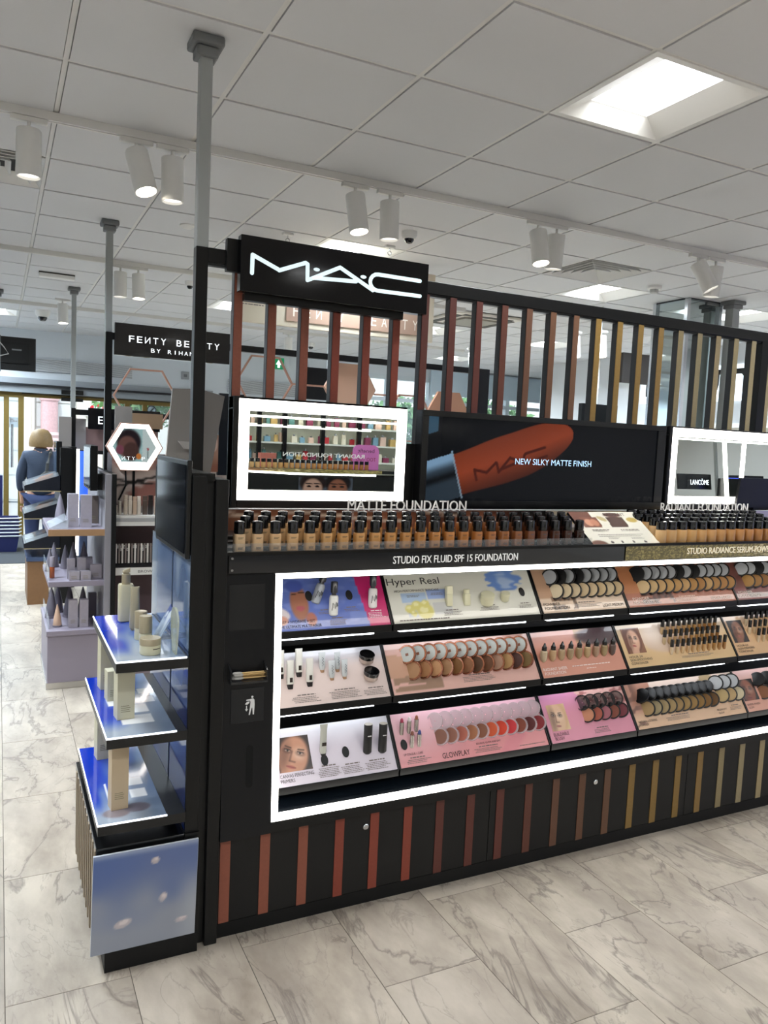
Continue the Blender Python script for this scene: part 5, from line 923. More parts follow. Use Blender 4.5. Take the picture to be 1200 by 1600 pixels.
for k in range(16):
    x = .672+k*.0195; put([('barrel', MB().box(-.0055, .0055, 0, .006, 0, .125).mesh('barrel'), M(['#e3ddd8', '#8a7f7c'][k % 2], .4)), ('tip', MB().box(-.005, .005, 0, .006, -.012, 0).mesh('tip'), BLACK)], 'brow_pencil', '%s brow pencil, %s from left on the slanted rack' % (['white', 'taupe'][k % 2], ORD[k]), 'pencil', x, 5.155, .757, 0, 'brow pencils')
for k, x in enumerate((.665, .70, .715, .735, .755, .80, .845, .862)): put([('cube', MB().box(-.009, .009, -.009, .009, 0, .018).mesh('cube'), M('#e6e4e4', .4)), ('colour_dot', MB().box(-.005, .005, -.0098, -.009, .004, .014).mesh('colour_dot'), M('#3a3438', .5))], 'price_cube', 'tiny white price cube above the pencil rack, %s from left' % ORD[k], 'price tag', x, 5.25, .8225+.0235*0+.017*(k % 2), .3*(k % 3), 'price cubes')
for k, (x, w_, h, c) in enumerate([(.672, .018, .06, '#cfc2b2'), (.695, .018, .085, '#dcd2c4'), (.73, .024, .125, '#d8c8b4'), (.757, .024, .12, '#e0d4c6'), (.785, .026, .115, '#d2b8a0'), (.812, .024, .118, '#e2d8cc'), (.85, .03, .12, '#5a4c44'), (.885, .03, .125, '#2c2624'), (.92, .026, .12, '#c9b6a4'), (.955, .03, .12, '#d8ccc0')]): put([('body', loft(MB(), [(rrect(w_*.9, .02, .006), 0), (rrect(w_, .022, .006), .004), (rrect(w_, .022, .006), h*.75)]).mesh('body', True), M(c, .35)), ('cap', loft(MB(), [(rrect(w_*.92, .02, .006), h*.76), (rrect(w_*.92, .02, .006), h)]).mesh('cap', True), M(c, .3))], 'foundation_tube', 'beige makeup tube on the white shelf, %s from left' % ORD[k], 'tube', x, 5.19, 1.0665, 0, 'makeup tubes on the white shelf')
for k, (x, c) in enumerate([(.68, '#23232a'), (.72, '#2e2e34'), (.88, '#d8c8cc'), (.92, '#c9b9c0')]): put([('ring_base', lm([(.02, 0), (.02, .01)], 'ring_base'), M('#3a363a', .4)), ('lash_pad', MB().tube([(.02*math.cos(q), 0, .012+.02*math.sin(q)) for q in np.linspace(0, PI, 8)], .006, 6).mesh('lash_pad', True), M(c, .4))], 'lash_stand', 'small accessory stand on the mauve base top, %s from left' % ORD[k], 'accessory', x, 5.15, .3855, 0, 'small stands on the mauve base')
# hexagon light mirror
def hexpts(cx, cz, r, a0=0): return [(cx+r*math.cos(a0+q*PI/3), cz+r*math.sin(a0+q*PI/3)) for q in range(6)]
def hexring(mb, cx, cz, r0, r1, y0, y1):
    A_, B_ = hexpts(cx, cz, r1), hexpts(cx, cz, r0)
    for k in range(6): a, b_, c, d = A_[k], A_[(k+1) % 6], B_[(k+1) % 6], B_[k]; mb.hexa([(a[0], y0, a[1]), (b_[0], y0, b_[1]), (c[0], y0, c[1]), (d[0], y0, d[1]), (a[0], y1, a[1]), (b_[0], y1, b_[1]), (c[0], y1, c[1]), (d[0], y1, d[1])])
    return mb
PNK = M('#c99a86', .35, metal=.3); P = lambda a, b_, c: V3((a, c, b_))
def hexpic(par):
    def fn(x, z):
        c = np.tile(rgb('#9fc4c4'), (len(x), 1)); c = over(c, (x > .05).astype(float), '#c3d3d2'); c = over(c, ell(x, z, -.035, .03, .075, .085), '#241c20'); c = over(c, ell(x, z, -.045, .0, .06, .07), '#6a4a44'); c = over(c, ell(x, z, -.02, -.03, .05, .06), '#4a3430'); c = over(c, ell(x, z, -.09, -.02, .025, .03), '#7a4454')
        c = over(c, ell(x, z, .028, -.06, .016, .02), '#c87a3c'); c = over(c, ell(x, z, .085, -.01, .006, .01), '#a83a44'); c = over(c, seg(x, z, (.085, -.02), (.085, -.07), .003), '#5a6a6a'); return c
    r = .139; ny, nx = 44, 44; hv = r*math.sin(PI/3); zz, tt = np.meshgrid(np.linspace(-hv, hv, ny+1), np.linspace(-1, 1, nx+1), indexing='ij'); z = zz.ravel(); x = (tt*(r-np.abs(zz)/math.sqrt(3))).ravel()
    i = np.arange((nx+1)*(ny+1)).reshape(ny+1, nx+1); fs = np.stack([i[:-1, :-1], i[:-1, 1:], i[1:, 1:], i[1:, :-1]], -1).reshape(-1, 4).tolist()
    me = bpy.data.meshes.new('picture'); me.from_pydata(np.stack([.793+x, np.full_like(x, 5.288), 1.497+z], 1).tolist(), [], fs); at_c = me.color_attributes.new('Col', 'FLOAT_COLOR', 'POINT')
    c4 = np.ones((len(x), 4), np.float32); c4[:, :3] = srgb_lin(fn(x, z)); at_c.data.foreach_set('color', c4.ravel()); link('picture', me, GLOW, par)
    spaced('\u0418TY P', (.715, 5.2865, 1.412), X3, Z3, .145, .022, M('#e6eef0', .5, emit=.5), par)
t = thing('hexagon_lightbox', 'hexagonal picture with a glowing white border on the second gondola', 'light box', (.793, 5.3, 1.34))
add('frame', hexring(MB(), .793, 1.497, .171, .178, 5.27, 5.31), PNK, t); add('light_border', hexring(MB(), .793, 1.497, .138, .171, 5.277, 5.285), LED, t); add('light_bar', MB().box(.72, .865, 5.277, 5.285, 1.38, 1.40), LED, t)
hexpic(t); add('backing', MB().prism(hexpts(.793, 1.497, .171), P, 5.289, 5.31), BLACK, t); add('cable', MB().tube([(.74, 5.295, 1.345), (.745, 5.29, 1.25), (.70, 5.29, 1.15)], .006, 6), BLACK, t, smooth=True); add('stand_post', MB().box(.785, .80, 5.292, 5.30, 1.06, 1.36), BLACK, t)
S2 = thing('second_gantry', 'black gantry frame of the gondola behind, with pink hexagon outlines', 'screen', (2, 5.6, 0))
add('post', MB().box(.64, .684, 5.58, 5.625, 1.2, 2.252), BLACK, S2); add('top_beam', MB().box(.684, 3.70, 5.58, 5.62, 2.205, 2.25), BLACK, S2); add('post', MB().box(3.57, 3.70, 5.58, 5.62, 1.2, 2.205), BLACK, S2)
add('hexagon_outline', hexring(MB(), .905, 1.835, .205, .217, 5.56, 5.585), PNK, S2); add('hexagon_outline', hexring(MB(), 1.745, 2.0, .203, .216, 5.56, 5.585), PNK, S2)
hp = add('hexagon_panel', MB().prism(hexpts(2.42, 2.0, .215), P, 5.55, 5.58), M('#c29a82', .45), S2); add('link_rod', MB().box(1.96, 2.21, 5.565, 5.578, 1.995, 2.008), PNK, S2); add('link_rod', MB().box(2.63, 2.86, 5.565, 5.578, 1.965, 1.978), PNK, S2); add('hexagon_outline', hexring(MB(), 2.95, 1.80, .203, .216, 5.56, 5.585), PNK, S2); add('hexagon_panel', MB().prism(hexpts(3.30, 1.86, .2), P, 5.55, 5.58), M('#c08d70', .45), S2)
for (x0, x1, z0, z1, c) in ((.69, .80, 1.40, 1.76, '#8f8a86'), (.80, 1.0, 1.62, 1.72, '#a08468')): add('shelf_panel', MB().box(x0, x1, 5.45, 5.47, z0, z1), M(c, .5), S2)
t = thing('fin_panel', 'tall grey fin panel left of the dark gantry post', 'panel', (1.1, 5.2, 1.4)); add('fin', MB().hexa([(.975, 5.2, 1.38), (1.16, 5.2, 1.38), (1.16, 5.23, 1.38), (.975, 5.23, 1.38), (1.012, 5.2, 1.885), (1.16, 5.2, 1.895), (1.16, 5.23, 1.895), (1.012, 5.23, 1.885)]), M('#817b76', .5), t); add('fin_clip', MB().hexa([(1.09, 5.15, 1.50), (1.15, 5.15, 1.50), (1.15, 5.2, 1.50), (1.09, 5.2, 1.50), (1.05, 5.15, 1.55), (1.15, 5.15, 1.545), (1.15, 5.2, 1.545), (1.05, 5.2, 1.55)]), M('#a39d98', .4), t)
t = thing('fin_panel', 'tall grey fin panel right of the dark gantry post', 'panel', (1.28, 5.2, 1.36)); add('fin', MB().hexa([(1.17, 5.22, 1.33), (1.275, 5.22, 1.33), (1.275, 5.25, 1.33), (1.17, 5.25, 1.33), (1.17, 5.22, 1.90), (1.36, 5.22, 1.86), (1.36, 5.25, 1.86), (1.17, 5.25, 1.90)]), M('#75706c', .5), t)
def facestrip(u, v): c = np.tile(rgb('#b08a78'), (len(u), 1)); c = over(c, sm(.5, .1, v), '#8a5a48'); c = over(c, ell(u, v, .5, .75, .4, .2), '#d8c0b4'); return c
paint('portrait_strip', (1.275, 5.235, 1.35), X3, Z3, .055, .25, 10, 30, facestrip, PRINT, t); add('dark_side', MB().box(1.33, 1.50, 5.24, 5.27, 1.33, 1.88), M('#0d1520', .3), t)
t = thing('brand_sign', 'black sign with two rows of small white letters left of the gantry post', 'sign', (1.08, 5.53, 2.1)); add('sign_board', MB().box(.69, 1.465, 5.52, 5.56, 2.10, 2.312), M('#0a0b0f', .1, coat=.3), t)
WL = M('#eef4f8', .4, emit=1.0); spaced('FE\u0418TY BEAUTY', (.78, 5.519, 2.192), X3, Z3, .61, .042, WL, t); spaced('BY RIHANNA', (.925, 5.519, 2.135), X3, Z3, .36, .026, WL, t)
t = thing('hanging_banner', 'large beige hanging board with pale letters on a mauve band behind the slats', 'sign', (2.3, 5.46, 2.4)); add('board', MB().box(1.50, 3.06, 5.45, 5.48, 2.40, 2.92), M('#dccfb8', .5), t); add('letter_band', MB().box(1.85, 2.96, 5.446, 5.45, 2.44, 2.62), M('#b3937f', .5), t); add('hanging_wire', MB().tube([(1.6, 5.465, 2.92), (1.6, 5.465, CEIL)], .003, 6), CHROME, t); add('hanging_wire', MB().tube([(2.95, 5.465, 2.92), (2.95, 5.465, CEIL)], .003, 6), CHROME, t)
PL_ = M('#f0e6d8', .5); spaced('FE\u0418TY BEAUTY', (1.90, 5.4455, 2.475), X3, Z3, 1.02, .075, PL_, t, .5)
small_print(t, (1.52, 5.4485, 2.52), X3, Z3, [(0, k*.02, .16, .007) for k in range(3)])
t = thing('wall_screen', 'black screen back seen behind the pink hexagon panel', 'screen', (3.25, 8, 2.05)); add('casing', MB().box(2.95, 3.62, 8.0, 8.06, 2.03, 2.37), BLACK, t); add('bracket', MB().box(3.2, 3.3, 8.06, 8.1, 2.1, 2.3), BLACK, t); add('drop_pole', MB().box(3.24, 3.28, 8.07, 8.11, 2.2, CEIL), GREYM, t)

# ================================================================== THIRD GONDOLA near the entrance
S3 = thing('third_gantry', 'farthest black gantry with grey panels near the entrance', 'screen', (.9, 8.36, 0))
add('post', MB().box(.645, .688, 8.36, 8.40, 0, 1.80), BLACK, S3); add('top_beam', MB().box(.688, 1.6, 8.36, 8.40, 1.735, 1.79), BLACK, S3); add('grey_panel', MB().box(.53, .645, 8.30, 8.33, .9, 1.71), M('#8b8480', .5), S3); add('grey_panel', MB().box(.69, .79, 8.42, 8.45, .9, 1.70), M('#9d9996', .5), S3); add('mauve_panel', MB().box(.75, 1.5, 8.43, 8.46, 1.38, 1.62), M('#7c625e', .5), S3); add('black_rail', MB().box(.73, 1.5, 8.36, 8.42, 1.35, 1.385), BLACK, S3)
t = thing('brand_sign', 'small black sign with a single white letter visible near the entrance', 'sign', (1.1, 8.33, 1.6)); add('sign_board', MB().box(.80, 1.5, 8.33, 8.358, 1.60, 1.81), M('#0a0b0f', .1), t); text('E', (.895, 8.329, 1.655), X3, Z3, .045, .075, WL, t)
t = thing('light_column', 'vertical white light strip on the farthest gondola', 'light', (.7, 8.2, .4)); add('light_strip', MB().box(.683, .712, 8.19, 8.2, .35, 1.40), LED, t); add('dark_column', MB().box(.60, .683, 8.18, 8.3, .3, 1.42), BLACK, t); add('blue_screen', MB().box(.713, .86, 8.24, 8.26, .9, 1.38), M('#2a4fd0', .3, emit=1.0), t); add('counter_block', MB().box(.713, 1.4, 8.2, 8.24, .3, .9), M('#3a4a6a', .4), t)
t = thing('side_screen', 'narrow screen on the farthest end display', 'screen', (.5, 7.75, 1.15)); add('casing', MB().box(.475, .52, 7.70, 8.1, 1.15, 1.475), BLACK, t); add('display_glass', MB().box(.471, .475, 7.71, 8.09, 1.16, 1.465), M('#3a5268', .08, coat=.5), t)
E4 = thing('brush_display', 'black stepped display with slanted trays of brushes on a tan base', 'display unit', (.36, 7.9, 0))
add('tan_base', MB().box(.235, .41, 7.6, 8.3, 0, .395), M('#7c5a3a', .5, var=.1, bscale=40), E4); add('tray_top', MB().box(.225, .50, 7.59, 8.3, .395, .43), M('#3b4a66', .3), E4); add('back_panel', MB().box(.50, .60, 7.6, 8.35, 0, 1.42), BLACK, E4)
for z in (.505, .775, 1.024):
    tr = add('slanted_tray', MB().hexa([(.206, 7.6, z), (.506, 7.6, z), (.506, 8.2, z), (.206, 8.2, z), (.206, 7.6, z+.05), (.506, 7.6, z+.15), (.506, 8.2, z+.15), (.206, 8.2, z+.05)]), M('#10141c', .25), E4); add('tray_edge', MB().box(.204, .508, 7.594, 7.6, z, z+.008), M('#b3a47e', .3, metal=.6), tr)
for k, (z, c) in enumerate([(.505, '#56606c'), (.775, '#b5773e'), (1.024, '#b0703a')]):
    sl = V3((.3, 0, .1)).normalized(); nn = V3((-.1, 0, .3)).normalized(); O = V3((.206, 7.62, z+.05))
    t = thing('brush_palette', ['dark empty clear tray on the lowest black step', 'clear tray of orange palettes on the middle black step', 'clear tray of orange brushes on the top black step'][k], 'palette', (.35, 7.8, z+.1)); add('clear_box', MB().obox(O, sl, Y3, nn, .02, .30, 0, .3, .0005, .03), ACRYL, t)
    if k:
        for q in range(5): add('brush', MB().obox(O, sl, Y3, nn, .10+.012*q, .22+.012*q, .03+.05*q, .06+.05*q, .002, .018), M(c, .5), t)
t = thing('hanging_screen', 'black screen seen from behind hanging at the far left', 'screen', (.1, 8.9, 2.16)); add('casing', MB().box(-.4, .343, 8.9, 8.95, 2.16, 2.495), M('#121315', .5), t, bevel=.004); add('connector_panel', MB().box(.02, .28, 8.885, 8.9, 2.23, 2.44), M('#0b0c0d', .6), t); add('type_label', MB().box(.12, .21, 8.883, 8.886, 2.36, 2.375), M('#8a8d90', .5), t); add('bracket', MB().box(-.06, .02, 8.87, 8.9, 2.14, 2.5), M('#6f7375', .4), t)
add('cable', MB().tube([(.0, 8.87, 2.44), (.05, 8.86, 2.38), (.09, 8.87, 2.32), (.0, 8.87, 2.29)], .006, 6), M('#c9c9c9', .5), t, smooth=True)
# shopping baskets
def basket(z, label, k):
    t = thing('shopping_basket', label, 'basket', (.0, 11.0, z), 'stacked shopping baskets'); mb = MB()
    for (a, b_) in (((-.22, 10.85), (.22, 10.85)), ((.22, 10.85), (.22, 11.2)), ((.22, 11.2), (-.22, 11.2)), ((-.22, 11.2), (-.22, 10.85))):
        o_ = 1.06; q = lambda p, s, zz: (p[0]*s, 11.025+(p[1]-11.025)*s, zz); mb.hexa([q(a, .9, z), q(b_, .9, z), q(b_, .93, z), q(a, .93, z), q(a, 1.04, z+.2), q(b_, 1.04, z+.2), q(b_, 1.08, z+.2), q(a, 1.08, z+.2)])
    add('basket_wall', mb, M('#1d2350', .45), t); add('basket_floor', MB().box(-.2, .2, 10.87, 11.18, z, z+.008), M('#1d2350', .45), t)
    add('handle', MB().tube([(-.23, 10.84, z+.2), (.235, 10.83, z+.205), (.262, 10.86, z+.215)], .009, 6), M('#cfd4da', .3), t, smooth=True)
for k in range(6): basket(.0065+.045*k, 'dark blue shopping basket in the stack by the doors, %s from bottom' % ORD[k], k)
t = thing('basket_stand', 'dark blue upright panel of the basket stand at the left edge', 'stand', (0, 11.22, 0)); add('upright', MB().box(-.3, .05, 11.26, 11.32, .006, .95), M('#141a4a', .4), t); add('foot', MB().box(-.3, .2, 11.25, 11.45, .006, .03), M('#141a4a', .4), t)

# ================================================================== WOMAN WALKING OUT
def skinned(name, verts, edges, radii, root, mat, parent, sub=2):
    me = bpy.data.meshes.new(name); me.from_pydata(verts, edges, []); o = link(name, me, None, parent)
    me.materials.append(mat)
    md = o.modifiers.new('skin', 'SKIN'); sv = me.skin_vertices[0].data
    for k, r in enumerate(radii): sv[k].radius = (r if isinstance(r, tuple) else (r, r)); sv[k].use_root = (k == root)
    md.use_smooth_shade = True; sb = o.modifiers.new('sub', 'SUBSURF'); sb.levels = sub; sb.render_levels = sub; return o
px, py = .43, 9.6
PW = thing('person', 'woman seen from behind leaving, blond bob, denim blue shirt, dark shoulder bag', 'person', (px, py, 0.006))
def pv(l): return [(px+a, py+b_, c) for a, b_, c in l]
SKIN = M('#c79a80', .5)
skinned('body', pv([(0, 0, .86), (0, 0, 1.0), (0, .0, 1.16), (0, 0, 1.28), (0, .015, 1.36), (0, .03, 1.45), (0, .04, 1.52), (-.16, 0, 1.26), (-.20, .02, 1.0), (-.185, .1, .80), (-.18, .13, .72), (.16, 0, 1.26), (.20, .01, 1.0), (.19, .07, .78), (.185, .1, .70), (-.085, .0, .80), (-.09, .05, .46), (-.09, -.02, .08), (-.09, .09, .045), (.085, 0, .8), (.09, -.08, .46), (.09, -.2, .12), (.09, -.13, .045)]),
        [(0, 1), (1, 2), (2, 3), (3, 4), (4, 5), (5, 6), (3, 7), (7, 8), (8, 9), (9, 10), (3, 11), (11, 12), (12, 13), (13, 14), (0, 15), (15, 16), (16, 17), (17, 18), (0, 19), (19, 20), (20, 21), (21, 22)],
        [(.14, .1), (.12, .09), (.13, .1), (.11, .08), .05, .075, .07, .05, .04, .033, .03, .05, .04, .033, .03, .085, .06, .04, .03, .085, .06, .04, .03], 0, SKIN, PW)
for s_ in (-1, 1):
    for q in range(4): skinned('finger', pv([(s_*.183+.012*(q-1.5), .12, .70), (s_*.183+.012*(q-1.5), .13, .655), (s_*.183+.012*(q-1.5), .122, .625+.005*abs(q-1.5))]), [(0, 1), (1, 2)], [.008, .0075, .006], 0, SKIN, PW, 1)
    skinned('thumb', pv([(s_*.165, .125, .71), (s_*.15, .14, .68), (s_*.152, .142, .655)]), [(0, 1), (1, 2)], [.009, .008, .006], 0, SKIN, PW, 1)
DEN = M('#333f52', .8, bump=.3, bscale=90, var=.15)
skinned('denim_shirt', pv([(0, 0, .80), (0, 0, .95), (0, 0, 1.12), (0, 0, 1.25), (0, .01, 1.33), (-.15, 0, 1.275), (-.205, .02, 1.06), (-.2, .07, .86), (.15, 0, 1.275), (.205, .01, 1.06), (.2, .06, .86)]), [(0, 1), (1, 2), (2, 3), (3, 4), (3, 5), (5, 6), (6, 7), (3, 8), (8, 9), (9, 10)], [(.165, .125), (.16, .12), (.165, .125), (.13, .1), .062, .068, .06, .048, .068, .06, .048], 0, DEN, PW)
skinned('trousers', pv([(0, 0, .86), (-.085, .0, .78), (-.09, .05, .46), (-.09, -.01, .12), (.085, 0, .78), (.09, -.08, .46), (.09, -.19, .16)]), [(0, 1), (1, 2), (2, 3), (0, 4), (4, 5), (5, 6)], [(.17, .14), .105, .08, .06, .105, .08, .06], 0, M('#27355a', .8, bump=.2, bscale=90), PW)
for s_, yy in ((-1, .03), (1, -.17)): add('shoe', loft(MB(), [([(px+s_*.09+a, py+yy+b_) for a, b_ in rrect(.085, .24, .04)], .0065 if s_ < 0 else .03), ([(px+s_*.09+a, py+yy+b_) for a, b_ in rrect(.08, .23, .038)], .05 if s_ < 0 else .07), ([(px+s_*.09+a*.7, py+yy-.05+b_*.5) for a, b_ in rrect(.08, .2, .038)], .085 if s_ < 0 else .11)]), M('#5a3e30', .5), PW, smooth=True)
hr = MB().lathe([(.125, 1.375), (.132, 1.41), (.125, 1.46), (.108, 1.52), (.075, 1.562), (.03, 1.578)], 24, Matrix.Translation((px, py+.035, 0)), .98, .92)
add('hair', hr, M('#7d6540', .55, bump=.5, bscale=60, var=.25), PW, smooth=True)
add('collar', MB().lathe([(.072, 1.31), (.078, 1.335), (.07, 1.36)], 18, Matrix.Translation((px, py+.012, 0))), DEN, PW, smooth=True)
BAG = M('#3a3c3c', .7, bump=.2, bscale=80)
bg_ = thing('shoulder_bag', 'dark grey shoulder bag on the back of the woman', 'bag', (px+.1, py-.15, .95)); WMAT[bg_.name] = Matrix.Translation((px+.1, py-.15, .95))
add('bag_body', loft(MB(), [([(px+.09+a, py-.165+b_) for a, b_ in rrect(.2, .06, .03)], .93), ([(px+.09+a, py-.165+b_) for a, b_ in rrect(.24, .09, .04)], .96), ([(px+.09+a, py-.165+b_) for a, b_ in rrect(.23, .08, .04)], 1.06), ([(px+.09+a, py-.165+b_) for a, b_ in rrect(.12, .04, .018)], 1.11)]), BAG, bg_, smooth=True)
add('bag_strap', MB().tube([(px+.05, py-.15, 1.09), (px+.06, py-.155, 1.2), (px+.09, py-.12, 1.3), (px+.10, py-.02, 1.345), (px+.09, py+.08, 1.3)], .018, 8), BAG, bg_, smooth=True)

# ================================================================== RIGHT SIDE BEHIND THE SCREEN
t = thing('mirrored_column', 'square mirrored glass column with steel edges behind the slat screen', 'column', (5.58, 5.27, 0))
for (x0, x1, y0, y1) in ((5.40, 5.78, 5.10, 5.104), (5.40, 5.404, 5.104, 5.46), (5.776, 5.78, 5.104, 5.46)): add('mirror_panel', MB().box(x0, x1, y0, y1, .02, CEIL-.01), M('#b9c4c4', .03, metal=1), t)
for x, y in ((5.395, 5.095), (5.785, 5.095), (5.395, 5.465), (5.785, 5.465)): add('steel_edge', MB().box(x-.018, x+.018, y-.018, y+.018, 0, CEIL-.005), CHROME, t)
add('top_trim', MB().box(5.39, 5.79, 5.08, 5.47, CEIL-.012, CEIL-.002), M('#2a2c2e', .4), t)
t = thing('wall_lettering', 'black raised letters BEAUTY glowing from behind on the right wall', 'sign', (8.0, 7.5, 2.36))
text('BEAUTY', (7.97, 8.12, 2.38), -Y3, Z3, 1.84, .30, M('#0d0d0f', .4), t, t=.03, bold=.035); add('glow_panel', MB().box(8.02, 8.048, 6.1, 8.3, 2.30, 2.74), M('#e6f2fa', .5, emit=1.1), t)
t = thing('wall_screen', 'dark wall screen by the glass column seen between the slats', 'screen', (5.1, 5.9, 1.8)); add('casing', MB().box(4.98, 5.42, 5.9, 5.95, 1.72, 2.06), BLACK, t); add('drop_pole', MB().box(5.18, 5.21, 5.95, 5.98, 2.0, CEIL), GREYM, t)
t = thing('dark_sign', 'dark brown sign board behind the glass column', 'sign', (6.3, 6.5, 2.35)); add('board', MB().box(6.0, 6.9, 6.5, 6.54, 2.36, 2.68), M('#2a2420', .4), t); add('wire', MB().tube([(6.4, 6.52, 2.68), (6.4, 6.52, CEIL)], .004, 6), CHROME, t)
t = thing('wall_cabinet', 'pale cabinet along the right wall behind the slats', 'cabinet', (7.8, 7, 0)); add('body', MB().box(7.55, 8.048, 5.2, 9.5, 0, 1.95), M('#d9d6cc', .5), t); add('top', MB().box(7.5, 8.048, 5.15, 9.55, 1.95, 2.0), WHITE, t)
tag(add('wall_socket', MB().box(8.03, 8.05, 9.3, 9.42, 2.36, 2.48), M('#b9bec2', .5), bevel=.004), 'small grey square plate on the right wall between slats', 'wall plate')

# ================================================================== OPPOSITE SIDE OF THE SHOP (seen in the mirrors)
OG = thing('opposite_counter', 'black counter across the aisle with a curved light strip, seen in the mirror', 'display counter', (4.4, -5.1, 0))
add('body', MB().box(2.4, 6.2, -5.6, -5.02, 0, 1.08), BLACKM, OG); add('shelf', MB().box(2.4, 6.2, -5.6, -5.02, 1.12, 1.17), BLACK, OG)
add('light_strip', MB().hexa([(2.4, -5.02, 1.125), (3.8, -5.02, 1.085), (3.8, -5.01, 1.085), (2.4, -5.01, 1.125), (2.4, -5.02, 1.15), (3.8, -5.02, 1.11), (3.8, -5.01, 1.11), (2.4, -5.01, 1.15)]).box(3.8, 5.1, -5.02, -5.01, 1.085, 1.11), LED, OG)
def goldp(u, v): return gold(u, v)
paint('gold_fascia', (5.2, -5.018, 1.12), -X3, Z3, 2.6, .05, 80, 6, gold, PRINT, OG)
def duo(u, v):
    c = np.tile(rgb('#5f6672'), (len(u), 1))
    for cx, sk, hr_ in ((.28, '#a86a50', '#1a1210'), (.74, '#dcae98', '#2a1a16')):
        c = over(c, ell(u, v, cx, .75, .24, .45), hr_); c = over(c, ell(u, v, cx, .45, .18, .5), sk)
        for e in (-.08, .07): c = over(c, ell(u, v, cx+e, .58, .04, .05), '#1a0f0c'); c = over(c, seg(u, v, (cx+e-.05, .7), (cx+e+.05, .72), .02), '#1a0f0c')
        c = over(c, ell(u, v, cx, .2, .07, .06), '#7a2f34')
    return c
paint('portrait_poster', (4.72, -5.015, .74), -X3, V3((0, .0, 1)), .85, .31, 60, 40, duo, paint_mat('lit_poster', .3, .35, 0), OG)
for k in range(22):
    x = 3.2+.085*k; put([('body', B2, M(shade(ST2, k/21), .2)), ('cap', C2, GLOSS)], 'serum_foundation_bottle', 'foundation bottle reflected in the mirror, %s in its row across the aisle' % ORD[k], 'bottle', x, -5.12, 1.1705, 0, 'foundation bottles across the aisle', 1.45)
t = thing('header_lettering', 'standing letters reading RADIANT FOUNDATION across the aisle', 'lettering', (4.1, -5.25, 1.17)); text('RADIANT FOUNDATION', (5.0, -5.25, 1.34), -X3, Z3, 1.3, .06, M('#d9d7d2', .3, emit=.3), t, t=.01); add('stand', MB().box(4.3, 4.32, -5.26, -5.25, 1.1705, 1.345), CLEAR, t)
t = thing('arched_sign', 'pink sign with rounded top seen in the left mirror', 'sign', (5.0, -5.35, 1.17)); P = lambda a, b_, c: V3((5.07-a, c, 1.33+b_))
add('board', MB().prism([(-.22, -.16), (.22, -.16), (.22, .08)]+[(.12+.1*math.cos(q), .12+.1*math.sin(q)) for q in np.linspace(0, PI/2, 5)]+[(-.12+.1*math.cos(q), .12+.1*math.sin(q)) for q in np.linspace(PI/2, PI, 5)], P, -5.36, -5.34), M('#b565a0', .5, emit=.25), t); text('benefit', (5.21, -5.338, 1.43), -X3, Z3, .28, .06, M('#3a2038', .5), t); text('TOO TOO', (5.24, -5.338, 1.30), -X3, Z3, .34, .055, M('#8a1f3a', .5), t)
SW_ = thing('perfume_wall', 'perfume shelves on the rear wall behind the camera, seen in the mirror', 'shelf unit', (4.5, -7.4, 0))
add('back_board', MB().box(1, 8, -7.58, -7.5, 0, 2.6), M('#cfd2c4', .5), SW_)
for z in (.9, 1.2, 1.5, 1.8, 2.1): add('shelf', MB().box(1, 8, -7.5, -7.2, z, z+.03), M('#e2e4da', .3), SW_)
add('top_beam', MB().box(1, 8, -7.3, -7.15, 2.02, 2.16), BLACK, SW_); add('shelf_light', MB().box(1, 8, -7.2, -7.17, 1.93, 1.965), LED, SW_); add('shelf_light', MB().box(1, 6, -7.2, -7.17, 1.78, 1.80), LED, SW_)
for x in (2.4, 3.9, 4.35, 5.05, 5.75, 6.9): add('upright', MB().box(x, x+.07, -7.25, -7.18, 0, 2.05), BLACK if x < 6 else M('#d9d0b4', .5), SW_)
rnd = random.Random(5); PBX = [M(c, .4) for c in ('#b5323a', '#d8707a', '#c9a86a', '#5f8f8a', '#d9d2c0', '#8a3a58', '#7aa0b5', '#e0c0b0')]
pb_ = MB().box(-.5, .5, -.5, .5, 0, .8).mesh('glass_body'); pc_ = MB().lathe([(.22, .8), (.22, 1.0)], 10).mesh('stopper')
n_ = 0
for z in (1.23, 1.53, 1.83):
    x = 3.2; n_ = 0
    while x < 6.6:
        w_ = rnd.uniform(.06, .12); h = rnd.uniform(.10, .22)
        m = Matrix.Translation((x, -7.33, z)) @ Matrix.Diagonal((w_, w_*.6, h, 1))
        spawn([('glass_body', pb_, rnd.choice(PBX)), ('stopper', pc_, CHROME)], 'perfume_bottle', 'perfume reflected in the mirror, %s along the %s rear shelf' % (ORD[n_], {1.23: 'lowest', 1.53: 'middle', 1.83: 'highest'}[z]), 'perfume', m, 'perfumes on the rear shelves'); x += w_+rnd.uniform(.03, .09); n_ += 1
for k, (x, z, w_, h, c) in enumerate([(3.55, 1.1705, .24, .20, '#d88070'), (4.2, 1.1705, .5, .09, '#9fb0c0'), (4.75, 1.1705, .3, .12, '#d8cfc0')]): tag(add('counter_box', MB().box(x-w_/2, x+w_/2, -5.58, -5.45, z, z+h), M(c, .5)), ['coral display box on the counter across the aisle', 'grey blue tray on the counter across the aisle', 'cream picture stand on the counter across the aisle'][k], 'box')

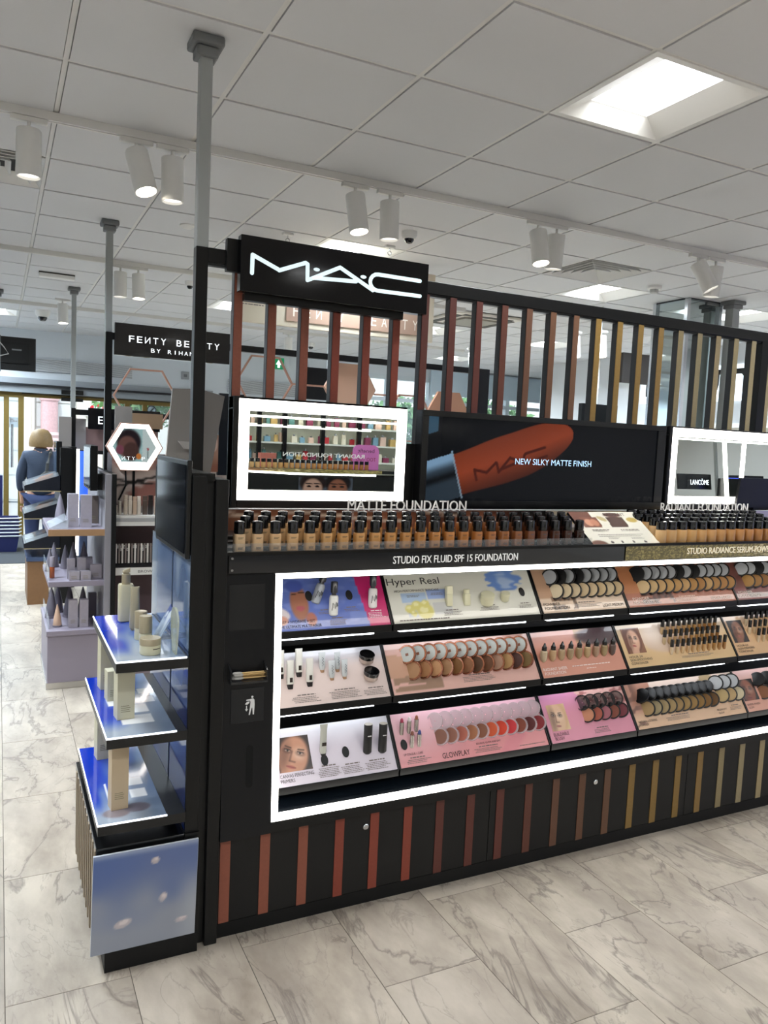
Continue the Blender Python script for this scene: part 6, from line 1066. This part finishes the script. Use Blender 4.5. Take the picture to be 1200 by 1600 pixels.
t = thing('brand_sign', 'black hanging sign with lit see-through letters, reflected in the right mirror', 'sign', (6.15, .16, 1.92)); add('sign_board', MB().box(5.9, 6.345, .15, .17, 1.70, 1.85), M('#07080a', .2), t)
text('LANC\u00d4ME', (6.06, .172, 1.745), X3, Z3, .25, .062, M('#f4f8ff', .4, emit=1.5), t, t=.024); add('hanger', MB().box(6.36, 6.385, .2, .225, 0, 2.92), GREYM, t)
t = thing('blue_light_panel', 'tall glowing blue panel right of the camera, reflected in the right mirror', 'light panel', (6.55, .3, 0)); add('panel', MB().box(6.39, 6.9, .325, .345, .3, 1.80), M('#4a5ef0', .4, emit=1.6), t); add('panel_frame', MB().box(6.388, 6.91, .29, .325, 0, 1.83), BLACK, t)
t = thing('tablet_stand', 'black upright panel standing behind the bottles at the right edge', 'screen', (3.6, 2.77, 1.232)); add('panel', MB().hexa([(3.37, 2.764, 1.352), (3.9, 2.764, 1.352), (3.9, 2.778, 1.352), (3.37, 2.778, 1.352), (3.395, 2.766, 1.504), (3.9, 2.766, 1.504), (3.9, 2.78, 1.504), (3.395, 2.78, 1.504)]), BLACK, t); add('stand_foot', MB().box(3.5, 3.8, 2.764, 2.778, 1.2305, 1.352), BLACK, t)
# dark shelving added out of view by the left wall to darken glossy reflections
t = thing('reflection_shelving', 'dark tall shelving added outside the picture to darken glossy reflections', 'shelf unit', (-2.8, 4, 0)); add('body', MB().box(-2.98, -2.6, .5, 9.5, 0, 2.3), M('#1c1e22', .5), t)
for z in (.5, .9, 1.3, 1.7, 2.1): add('shelf', MB().box(-2.6, -2.3, .5, 9.5, z, z+.03), M('#5a5c60', .5), t)

for k, (y0, y1) in enumerate(((5.2, 6.4), (7.4, 9.0))):  # unseen dark blocks added to keep the bright entrance out of screen reflections
    t = thing('occluder_gondola', 'dark gondola added outside the picture to block bright reflections, %s one' % ['nearer', 'farther'][k], 'display unit', (-1.2, (y0+y1)/2, 0)); add('body', MB().box(-2.1, -.55, y0, y1, 0, .9), M('#1a1c22', .45), t); add('back_board', MB().box(-2.1, -.55, (y0+y1)/2-.1, (y0+y1)/2+.1, .9, 2.0), M('#14161c', .45), t)
    for z in (1.1, 1.4, 1.7): add('shelf', MB().box(-2.1, -.55, y0+.2, y1-.2, z, z+.025), M('#2a2c34', .4), t)
